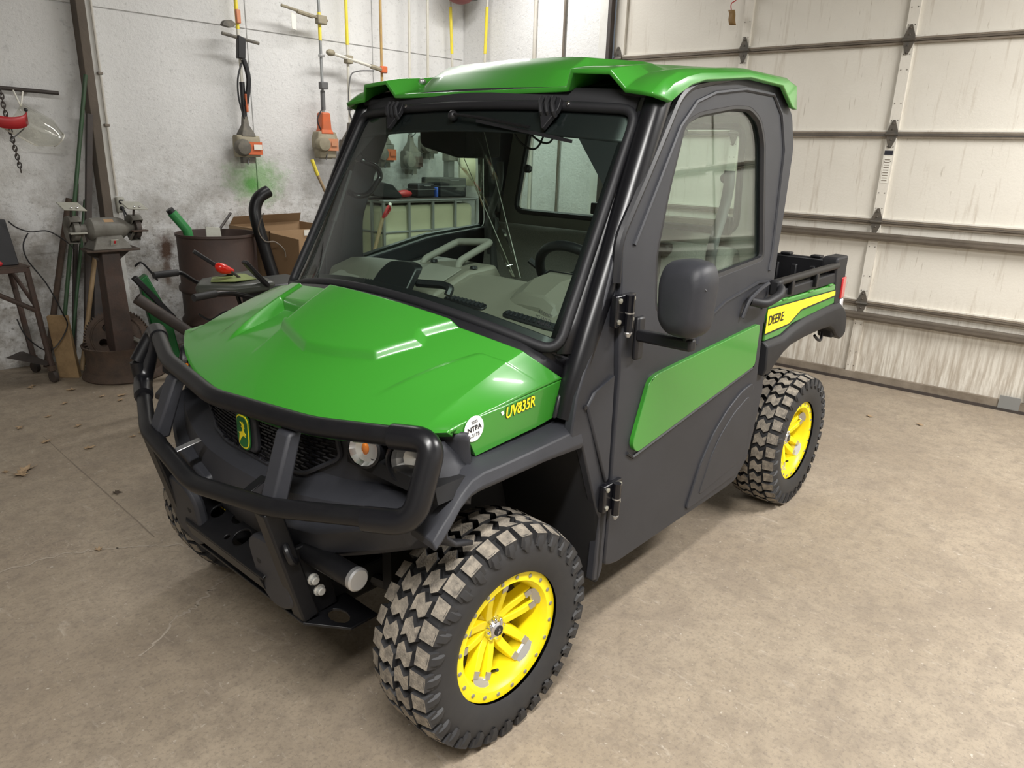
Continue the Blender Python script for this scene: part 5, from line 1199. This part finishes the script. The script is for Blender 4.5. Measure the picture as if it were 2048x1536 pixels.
MB().prism([(1.75, 4.06, .98), (2.42, 4.06, .98), (2.40, 4.0, 1.06), (1.76, 4.0, 1.05)], (0, .006, 0)).build('flap', 'cardboard', cb, smooth=0)
MB().prism([(2.05, 3.415, .93), (2.17, 3.415, .93), (2.17, 3.415, .975), (2.05, 3.415, .975)], (0, -.002, 0)).build('shipping_label', 'paper', cb, smooth=0)
# diagonal grey pipe and green chute near the pedestal
o = MB().tube([(.64, 3.30, .60), (1.25, 3.12, .04)], .040, 14).build('grey_pipe', 'dark_steel', smooth=50); tag(o, 'scuffed grey-black pipe lying diagonally beside the grinder pedestal', 'pipe')
gh = empty('green_machine', (.95, 3.60, 0)); tag(gh, 'green and black sheet-metal chute standing behind the grinder pedestal', 'chute')
MB().prism([(.84, 3.75, .64), (.90, 3.74, .68), (1.02, 3.70, .36), (1.06, 3.68, .02), (.92, 3.72, .02)], (.02, .10, 0)).build('green_shroud', 'green_dark', gh, bevel=.01)
MB().bar((.76, 3.62, .69), (1.0, 3.60, .36), .05, .04).build('black_arm', 'black_plastic', gh, bevel=.006)
MB().tube(spline([(.77, 3.60, .77), (.80, 3.56, .80), (.85, 3.56, .74), (.90, 3.56, .66)], 4), .007, 6).build('cable', 'black_plastic', gh)

# walk-behind machine: handlebars and control console
wm = empty('walk_behind_mower', (1.0, 2.35, 0)); tag(wm, 'walk-behind mower with black handlebars, console and red knob beyond the hood', 'mower')
MB().prism([(.72, 2.50, .775), (.62, 2.36, .76), (.80, 2.22, .755), (1.06, 2.20, .76), (1.06, 2.50, .80)], (0, 0, .06)).build('console', 'control_panel', wm, bevel=.02)
MB().prism([(.78, 2.46, .838), (.72, 2.36, .830), (.83, 2.28, .83), (.98, 2.29, .83), (.98, 2.46, .845)], (0, 0, .004)).build('console_label', 'panel_label', wm)
MB().prism([(1.0, 2.2, .60), (1.35, 2.15, .60), (1.35, 2.55, .60), (1.0, 2.55, .60)], (0, 0, .20)).build('engine_cover', 'black_plastic', wm, bevel=.03)
MB().prism([(.85, 2.12, .06), (1.6, 2.1, .06), (1.6, 2.7, .06), (.85, 2.7, .06)], (0, 0, .30)).build('deck', 'black_plastic', wm, bevel=.03)
for s, y in ((-1, 2.15), (1, 2.62)):
    MB().tube(round_path([(.50, y-.05 if s < 0 else y-.02, .80 if s < 0 else .862), (.66, y, .80 if s < 0 else .862), (.76, y+.02, .785), (1.02, y+.02, .70), (1.1, y, .35)], .03, 4), .014, 8).build('handlebar', 'tube_black', wm, smooth=60)
    MB().tube([(.49, y-.05 if s < 0 else y-.02, .80 if s < 0 else .862), (.64, y-.005, .80 if s < 0 else .862)], .021, 12).build('grip', 'rubber', wm, smooth=60)
    MB().lathe([(.02, -.025), (.16, -.03), (.165, 0), (.16, .03), (.02, .025)], (1.35, y, .165), (0, 1, 0), 28).build('wheel', 'rubber', wm)
for (a, b) in (((.90, 2.44, .84), (.70, 2.50, 1.0)), ((1.0, 2.2, .80), (.86, 2.2, .96))): MB().bar(a, b, .05, .024).build('lever', 'black_plastic', wm, bevel=.005)
MB().tube([(.95, 2.36, .80), (.84, 2.38, .90)], .008, 8).build('knob_stem', 'dark_steel', wm)
MB().loft([[Vector((.795, 2.39, .905))+Vector((.09*t-.0, 0, -.028*t)) + Vector((0, math.cos(q)*r, math.sin(q)*r)) for q in [2*math.pi*k/14 for k in range(14)]] for t, r in ((-.25, .008), (-.15, .024), (.05, .034), (.35, .034), (.75, .022), (1.0, .014))]).build('red_knob', 'red_knob', wm, smooth=60)
MB().tube(spline([(.60, 2.30, .66), (.66, 2.28, .62), (.75, 2.26, .66), (.85, 2.26, .62), (1.0, 2.28, .66)], 5), .007, 6).build('cable', 'black_plastic', wm)
for x in (.62, 1.0): MB().tube([(1.02, 2.35, .70), (1.1, 2.35, .36)], .02, 8).build('support', 'black_steel', wm)

# hanging string trimmers
def trimmer(name, label, x, off, zb, shaft, style, ztop=CEIL-.30):
    P = lambda dx, z, o=0: lw(x+dx, z, off+o)
    t = empty(name, P(0, zb)); tag(t, label, 'string trimmer', 'trimmers hanging on the wall')
    sh = zb+.30
    MB().tube([P(0, sh-.05), P(0, ztop)], .0125, 10).build('shaft', shaft, t, smooth=60)
    if style in ('a', 'b', 'c', 'y'): MB().tube([P(0, 2.52), P(0, 2.74 if style == 'b' else ztop-.02)], .0145, 10).build('yellow_sleeve', 'yellow_tube', t, smooth=60)
    def engine(c1, c2, c3, w=.10, tall=.17):
        # tapered clutch cone, body, recoil starter, tank
        MB().loft([[P(u*r, zb+z, v*r) for u, v in ((-1, -1), (1, -1), (1, 1), (-1, 1))] for r, z in ((.020, .32), (.026, .25), (.055, .185), (.06, .16))]).build('clutch_cone', 'dirty_grey' if style != 'b' else 'orange', t, bevel=.006)
        MB().loft([[P(u*w, zb+z, v*.065*k) for u, v in rnd_poly([(-1, -1), (1, -1), (1, 1), (-1, 1)], .5, 3)] for z, k in ((.0, .7), (.03, .95), (.10, 1.05), (.155, .95), (.17, .7))]).build('engine_cover', c1, t, smooth=40)
        MB().lathe([(.066, -.02), (.07, .01), (.055, .04), (.02, .048)], P(-w*.55, zb+.075, .045), WN, 20).build('starter_housing', c2, t, smooth=30)
        MB().loft([[P(w*.35+u*.075, zb+z+.02, .02+v*.05) for u, v in rnd_poly([(-1, -1), (1, -1), (1, 1), (-1, 1)], .4, 3)] for z in (0, .015, .085, .10)]).build('air_filter_cover', c3, t, smooth=40)
        MB().prism([P(w*.25, zb+.06, .078), P(w*.95, zb+.06, .078), P(w*.95, zb+.10, .078), P(w*.25, zb+.10, .078)], WN*.003).build('engine_label', 'paper' if style == 'a' else c3, t, smooth=0)
        MB().loft([[P(u*.055, zb-.05+z, v*.035) for u, v in rnd_poly([(-1, -1), (1, -1), (1, 1), (-1, 1)], .4, 3)] for z in (0, .02, .06)]).build('fuel_tank', c2, t, smooth=40)
        MB().tube([P(-.01, zb-.01, .05), P(-.035, zb-.055, .07)], .006, 6).build('choke_lever', 'black_plastic', t)
    if style == 'a':
        engine('dirty_tan', 'dirty_grey', 'orange')
        MB().tube([P(0, sh-.02), P(0, sh+.28)], .021, 10).build('rear_grip', 'black_plastic', t, smooth=60)
        MB().tube(spline([P(.01, sh+.10, .02), P(.045, sh+.30, .03), P(.02, sh+.45, .02)], 5), .02, 8).build('throttle_housing', 'black_plastic', t)
        MB().obox(P(.012, sh+.12, .03), (.02, .02, .14)).build('trigger', 'orange', t, bevel=.004)
        MB().tube(spline([P(-.012, sh, .02), P(-.05, sh+.15, .03), P(-.045, sh+.30, .03), P(0, sh+.42, .02)], 5), .007, 6).build('throttle_cable', 'black_plastic', t)
        MB().tube([P(-.15, sh+.62, .04), P(.15, sh+.58, .04)], .013, 8).build('loop_handle', 'dirty_grey', t)
        MB().prism([P(-.03, sh+.62, .02), P(.03, sh+.60, .02), P(.015, sh+.45, .02), P(-.045, sh+.45, .02)], WN*.05).build('handle_clamp', 'black_plastic', t, bevel=.005)
        MB().loft([[P(-.10+u*.06, sh+.69+v*.028, .03+o) for u, v in rnd_poly([(-1, -.6), (.2, -1), (1, 0), (.4, 1), (-.6, .8)], .3, 3)] for o in (0, .05)]).build('harness_pad', 'dirty_grey', t, bevel=.006)
        MB().obox(P(.0, sh+.76, .02), (.035, .03, .10)).build('orange_clip', 'orange_faded', t, bevel=.005)
    elif style == 'b':
        engine('dirty_tan', 'dirty_tan', 'orange_faded', .085)
        MB().loft([[P(u*.045*k, zb+z, v*.05) for u, v in ((-1, -1), (1, -1), (1, 1), (-1, 1))] for z, k in ((.17, 1.1), (.32, .9), (.34, .8))]).build('orange_cowl', 'orange', t, bevel=.01)
        MB().loft([[P(u*.10*k, zb+z, v*.06*k) for u, v in ((-1, -1), (1, -1), (1, 1), (-1, 1))] for z, k in ((-.045, .82), (.03, .88), (.04, 1), (.12, 1), (.18, .85))]).build('lower_cover', 'dirty_tan', t, bevel=.01)
        MB().tube([P(0, sh+.06), P(0, sh+.22)], .020, 10).build('rear_grip', 'grey_plastic', t, smooth=60)
        MB().obox(P(0, sh+.26, .02), (.07, .05, .06)).build('throttle_box', 'grey_plastic', t, bevel=.006)
        MB().tube(spline([P(-.02, sh+.08, .03), P(-.08, sh-.02, .03), P(-.05, sh-.11, .03)], 5), .006, 6).build('throttle_cable', 'black_plastic', t)
        MB().tube([P(-.36, sh+.84, .03), P(.06, sh+.78, .03)], .012, 8).build('handlebar', 'dirty_tan', t)
        MB().tube([P(-.22, sh+.815, .03), P(-.08, sh+.795, .03)], .018, 8).build('handlebar_grip', 'dirty_tan', t)
        MB().obox(P(.005, sh+.78, .02), (.09, .06, .07)).build('handlebar_clamp', 'dirty_tan', t, bevel=.01)
        MB().obox(P(0, sh+.50, .01), (.045, .04, .02)).build('strap_clamp', 'steel', t, bevel=.003)
        MB().prism([P(-.27, sh+.68, .02), P(-.23, sh+.67, .02), P(-.23, sh+.79, .02), P(-.27, sh+.80, .02)], WN*.003).build('price_tag', 'paper', t, smooth=0)
    elif style == 'c':
        engine('dirty_grey', 'dirty_grey', 'dirty_grey')
        MB().tube([P(-.17, sh+.58, .03), P(.32, sh+.50, .03)], .013, 8).build('handlebar', 'pale_tube', t)
        MB().ball(P(-.19, sh+.585, .03), (.045, .03, .028)).build('handlebar_end', 'dirty_tan', t)
        MB().tube([P(.22, sh+.515, .03), P(.36, sh+.493, .03)], .02, 8).build('handlebar_grip', 'dirty_tan', t)
        MB().obox(P(.36, sh+.50, .03), (.07, .04, .06)).build('throttle', 'orange', t, bevel=.01)
        MB().obox(P(0, sh+.55, .01), (.07, .06, .07)).build('handlebar_clamp', 'dirty_tan', t, bevel=.01)
        MB().tube(spline([P(.25, sh+.48, .03), P(.08, sh+.46, .03), P(0, sh+.40, .03), P(-.02, sh+.15, .02), P(.03, sh, .02)], 6), .006, 6).build('throttle_cable', 'grey_plastic', t)
        MB().obox(P(0, sh+.16, .01), (.035, .035, .07)).build('shaft_clamp', 'black_plastic', t, bevel=.004)
    else:
        engine('dirty_grey' if style != 'y' else 'dirty_tan', 'dirty_grey', 'orange' if style == 'd' else 'rust_red', .095)
        MB().tube([P(0, sh-.04), P(0, sh+.35)], .020, 10).build('rear_grip', 'grey_plastic', t, smooth=60)
        MB().tube(spline([P(-.012, sh, .02), P(.05, sh+.06, .03), P(.02, sh+.22, .02)], 5), .006, 6).build('throttle_cable', 'black_plastic', t)
trimmer('string_trimmer', 'leftmost hanging trimmer with black loop handle and red engine cover', 1.94, .14, 1.55, 'pale_tube', 'a')
trimmer('string_trimmer', 'hanging trimmer with orange cowl and tan engine, second from the left', 2.66, .16, 1.60, 'galv', 'b')
trimmer('string_trimmer', 'third hanging trimmer with pale shaft and bicycle bar, partly behind windscreen', 2.94, .14, 1.55, 'pale_tube', 'c')
trimmer('string_trimmer', 'hanging trimmer with rusty yellow shaft, orange engine seen through windscreen', 3.30, .14, 1.53, 'rusty_tube', 'd')
trimmer('string_trimmer', 'hanging trimmer with white shaft, dark engine in the middle of windscreen', 3.62, .14, 1.47, 'pale_tube', 'e')
trimmer('string_trimmer', 'hanging trimmer with pale shaft and small engine nearest the cab console', 3.84, .14, 1.62, 'pale_tube', 'f')
for x, m, lab, dx, y0 in ((4.13, 'pale_tube', 'pale pole with yellow sleeve hanging left of the room corner', .06, .12), (4.36, 'pale_tube', 'pale pole with yellow sleeve hanging at the room corner', -.05, .42)):
    t = empty('hanging_pole', lw(x, 1.9, y0)); tag(t, lab, 'pole')
    MB().tube([lw(x, 3.20, y0), lw(x+dx, 1.9, y0)], .0125, 8).build('shaft', m, t); MB().tube([lw(x+dx*.15, 3.0, y0), lw(x+dx*.5, 2.58, y0)], .015, 8).build('yellow_sleeve', 'yellow_tube', t)
# wall rail that carries them, just out of the picture
hr = MB().bar(lw(1.5, CEIL-.28, .06), lw(4.25, CEIL-.28, .06), .05, .05).build('hanging_rail', 'wood', smooth=0, bevel=.004); tag(hr, 'wooden rail high on the wall carrying the hanging trimmers', 'rail')
for x in (1.6, 2.9, 4.2): MB().bar(lw(x, CEIL-.28, .0), lw(x, CEIL-.28, .08), .05, .05).build('rail_block', 'wood', hr)
rb = empty('red_blower', lw(4.22, 3.10, .30)); tag(rb, 'dull red blower housing high in the room corner', 'blower')
MB().ball(lw(4.10, 3.10, .30), (.17, .12, .10), 14, 10).build('housing', 'dull_red', rb); MB().obox(lw(4.29, 3.13, .22), (.14, .16, .12)).build('motor', 'grey_plastic', rb, bevel=.02); MB().tube([lw(4.1, 3.1, .3), lw(4.1, CEIL, .3)], .012, 6).build('hanger', 'dark_steel', rb)

# tote in its cage, with cases on top
tt_ = empty('liquid_tote', (3.25, 3.5, 0)); tag(tt_, 'pale yellow plastic liquid tote in a galvanised cage seen through the cab', 'tote')
X0, X1, Y0, Y1 = 2.72, 3.86, 3.22, 3.88
MB().box((X0-.02, Y0-.02, .0), (X1+.02, Y1+.02, .12)).build('pallet', 'wood', tt_, bevel=.01)
MB().box((X0+.02, Y0+.02, .12), (X1-.02, Y1-.02, 1.155)).build('bladder', 'tote', tt_, bevel=.05, seg=4)
for z in (.3, .62, .93, 1.19):
    MB().tube([(X0, Y0, z), (X1, Y0, z), (X1, Y1, z), (X0, Y1, z)], .011, 8, closed=True).build('cage_rail', 'galv', tt_)
for i in range(5):
    x = lerp(X0, X1, i/4); MB().bar((x, Y0, .12), (x, Y0, 1.19), .024, .018, (0, 1, 0)).build('cage_upright', 'galv', tt_)
    MB().bar((x, Y1, .12), (x, Y1, 1.19), .024, .018, (0, 1, 0)).build('cage_upright', 'galv', tt_)
for i in range(1, 4):
    y = lerp(Y0, Y1, i/4); MB().bar((X0, y, .12), (X0, y, 1.19), .024, .018, (1, 0, 0)).build('cage_upright', 'galv', tt_)
MB().prism([(X0-.02, Y0-.03, 1.195), (X1+.02, Y0-.03, 1.195), (X1+.02, Y0+.03, 1.195), (X0-.02, Y0+.03, 1.195)], (0, 0, .012)).build('top_bar', 'galv', tt_, bevel=.002)
MB().box((X0-.01, Y0, 1.2), (X1+.01, Y1, 1.208)).build('top_sheet', 'dark_steel', tt_)
def case(lo, hi, m, name, label, cat, bev=.02):
    c = empty(name, ((lo[0]+hi[0])/2, (lo[1]+hi[1])/2, lo[2])); tag(c, label, cat)
    MB().box(lo, hi).build('shell', m, c, bevel=bev, seg=3); zz = lerp(lo[2], hi[2], .55)
    MB().box((lo[0]-.002, lo[1]-.003, zz), (hi[0]+.002, hi[1]+.003, zz+.008)).build('lid_seam', 'grey_plastic', c)
    MB().tube(round_path([(lerp(lo[0], hi[0], .35), lo[1]-.001, hi[2]-.02), (lerp(lo[0], hi[0], .36), lo[1]-.02, hi[2]-.02), (lerp(lo[0], hi[0], .64), lo[1]-.02, hi[2]-.02), (lerp(lo[0], hi[0], .65), lo[1]-.001, hi[2]-.02)], .01, 3), .006, 6).build('handle', 'grey_plastic', c)
case((3.235, 3.36, 1.209), (3.45, 3.52, 1.335), 'black_plastic', 'tool_case', 'small black tool case with rounded edges on top of the tote', 'tool case')
case((3.50, 3.34, 1.209), (3.84, 3.62, 1.385), 'charcoal_dark', 'storage_box', 'larger black storage box on top of the tote nearest the door', 'box', .012)
o = MB().loft([[Vector((x, y, z)) for y, z in ((3.33, zb), (3.33, zt), (3.60, zt), (3.60, zb))] for x, zb, zt in ((2.66, 1.30, 1.395), (2.72, 1.235, 1.37), (2.92, 1.215, 1.33), (3.02, 1.212, 1.24))]).build('black_scoop', 'charcoal_dark', bevel=.008); tag(o, 'black sloped plastic scoop lying on the left end of the tote', 'scoop')
o = MB().ball((3.12, 3.42, 1.245), (.085, .05, .035)).build('red_cloth', 'red_plastic'); tag(o, 'crumpled red cloth lying on the tote beside the tool case', 'cloth')
o = MB().box((3.47, 3.36, 1.209), (3.49, 3.44, 1.30)).build('blue_bottle', 'blue', bevel=.008); tag(o, 'slim blue bottle between the two black cases on the tote', 'bottle')
# wall reel
yr_ = empty('hose_reel', lw(4.10, 1.45, .2)); tag(yr_, 'pale yellow drum-shaped reel on a dark wall stand', 'reel')
MB().lathe([(.0, -.08), (.15, -.08), (.16, -.06), (.16, .06), (.15, .08), (0, .08)], lw(4.22, 1.45, .30), (.75, -.66, 0), 28, caps=False).build('drum', 'tote', yr_)
MB().box((3.98, 3.74, 1.209-.62), (4.06, 3.82, 1.62)).build('stand', 'grey_plastic', yr_, bevel=.005); MB().obox((4.02, 3.76, 1.58), (.14, .10, .09)).build('head', 'dirty_grey', yr_, bevel=.01); MB().box((3.90, 3.66, 0), (4.20, 3.92, .60)).build('base', 'grey_plastic', yr_, bevel=.01)
# broom and shovel
br = empty('broom', (2.5, 3.1, 0)); tag(br, 'broom with a pale wooden stick and yellow end leaning by the box', 'broom')
MB().tube([(2.62, 2.98, .05), (2.11, 3.30, 1.45)], .0125, 8).build('stick', 'handle_wood', br); MB().tube([(2.125, 3.29, 1.41), (2.09, 3.31, 1.53)], .0145, 8).build('grip', 'yellow_tube', br); MB().obox((2.63, 2.97, .05), (.30, .06, .09)).build('bristles', 'dirty_tan', br, bevel=.01)
so = empty('shovel', (2.4, 3.0, 0)); tag(so, 'shovel with a wooden shaft and red D-handle leaning by the tote', 'shovel')
MB().tube([(2.12, 2.92, .10), (2.60, 3.08, 1.08)], .016, 8).build('shaft', 'handle_wood', so)
MB().tube(round_path([(2.59, 3.08, 1.06), (2.61, 3.06, 1.12), (2.665, 3.08, 1.175), (2.70, 3.10, 1.15), (2.66, 3.12, 1.09), (2.60, 3.09, 1.07)], .02, 4), .012, 8).build('handle_frame', 'red_plastic', so); MB().tube([(2.672, 3.07, 1.19), (2.715, 3.12, 1.14)], .014, 8).build('handle_bar', 'paper', so)
MB().prism([(2.02, 2.85, .02), (2.18, 2.80, .02), (2.20, 2.88, .30), (2.08, 2.94, .30)], (.008, .012, 0)).build('blade', 'dark_steel', so, bevel=.004)

# everything measured from the axle height sits 20 mm lower on the floor
for o in list(COL.objects):
    if o.parent is None and (o.name.split('.')[0] in ('utility_vehicle', 'spray_can', 'overhead_door', 'hanging_tag', 'string_trimmer', 'hanging_pole', 'red_blower', 'face_shield', 'chain', 'wall_peg_bar', 'outlet_box', 'power_cord', 'wall_conduit')): o.location.z -= .02
# dead leaves on the concrete
random.seed(11)
LV = [(.053, 3.701), (.209, 3.436), (.081, 3.18), (-.072, 2.984), (-.192, 1.648), (-.419, 2.212), (-.44, 2.16), (-.492, 2.267), (-.228, 2.551), (-.094, 2.304), (.002, 2.704), (.286, 3.165), (.341, 3.003), (-.444, 1.144), (.16, 2.312), (.208, 2.341), (3.832, -.915), (3.758, -.624), (.02, 3.66), (.38, 3.1), (-.25, 2.9)]
NAME = ['beside the stand caster', 'in front of the wood block', 'before the wood block, further out', 'on bare floor left of the guard', 'at the dark shadow edge', 'in the left-edge cluster', 'in the left-edge cluster, curled', 'cut by the picture edge', 'near the saw joint', 'right of the saw joint', 'in the middle of the left floor', 'before the grinder base', 'near the grinder base, nearest the guard', 'low in the vehicle shadow', 'just outside the guard sleeve', 'under the guard sleeve', 'near the overhead door, farther right', 'near the overhead door, nearer the wheel', 'under the caster', 'close to the grinder base rim', 'far from the others on the left']
for i, (x, y) in enumerate(LV):
    r = random.uniform(.018, .03) if i not in (5, 6) else .045; a0 = random.uniform(0, 6.28); pts = []
    for k in range(14):
        a = 2*math.pi*k/14; rr_ = r*(1 if k % 2 else .45)*(1.0+.5*math.cos(a)); pts.append((rr_*math.cos(a)*1.2, rr_*math.sin(a)*.75))
    vs = [(x+u*math.cos(a0)-v*math.sin(a0), y+u*math.sin(a0)+v*math.cos(a0), .003+.35*abs(v)+.0015*(k % 3)) for k, (u, v) in enumerate(pts)]
    lf = MB().add(vs+[(x, y, .004)], [(k, (k+1) % 14, 14) for k in range(14)]).build('dead_leaf', 'leaf' if i not in (4,) else 'leaf_dark', smooth=0, solid=.0008)
    tag(lf, 'dry brown oak leaf on the floor ' + NAME[i], 'leaf', 'dead leaves on the floor')
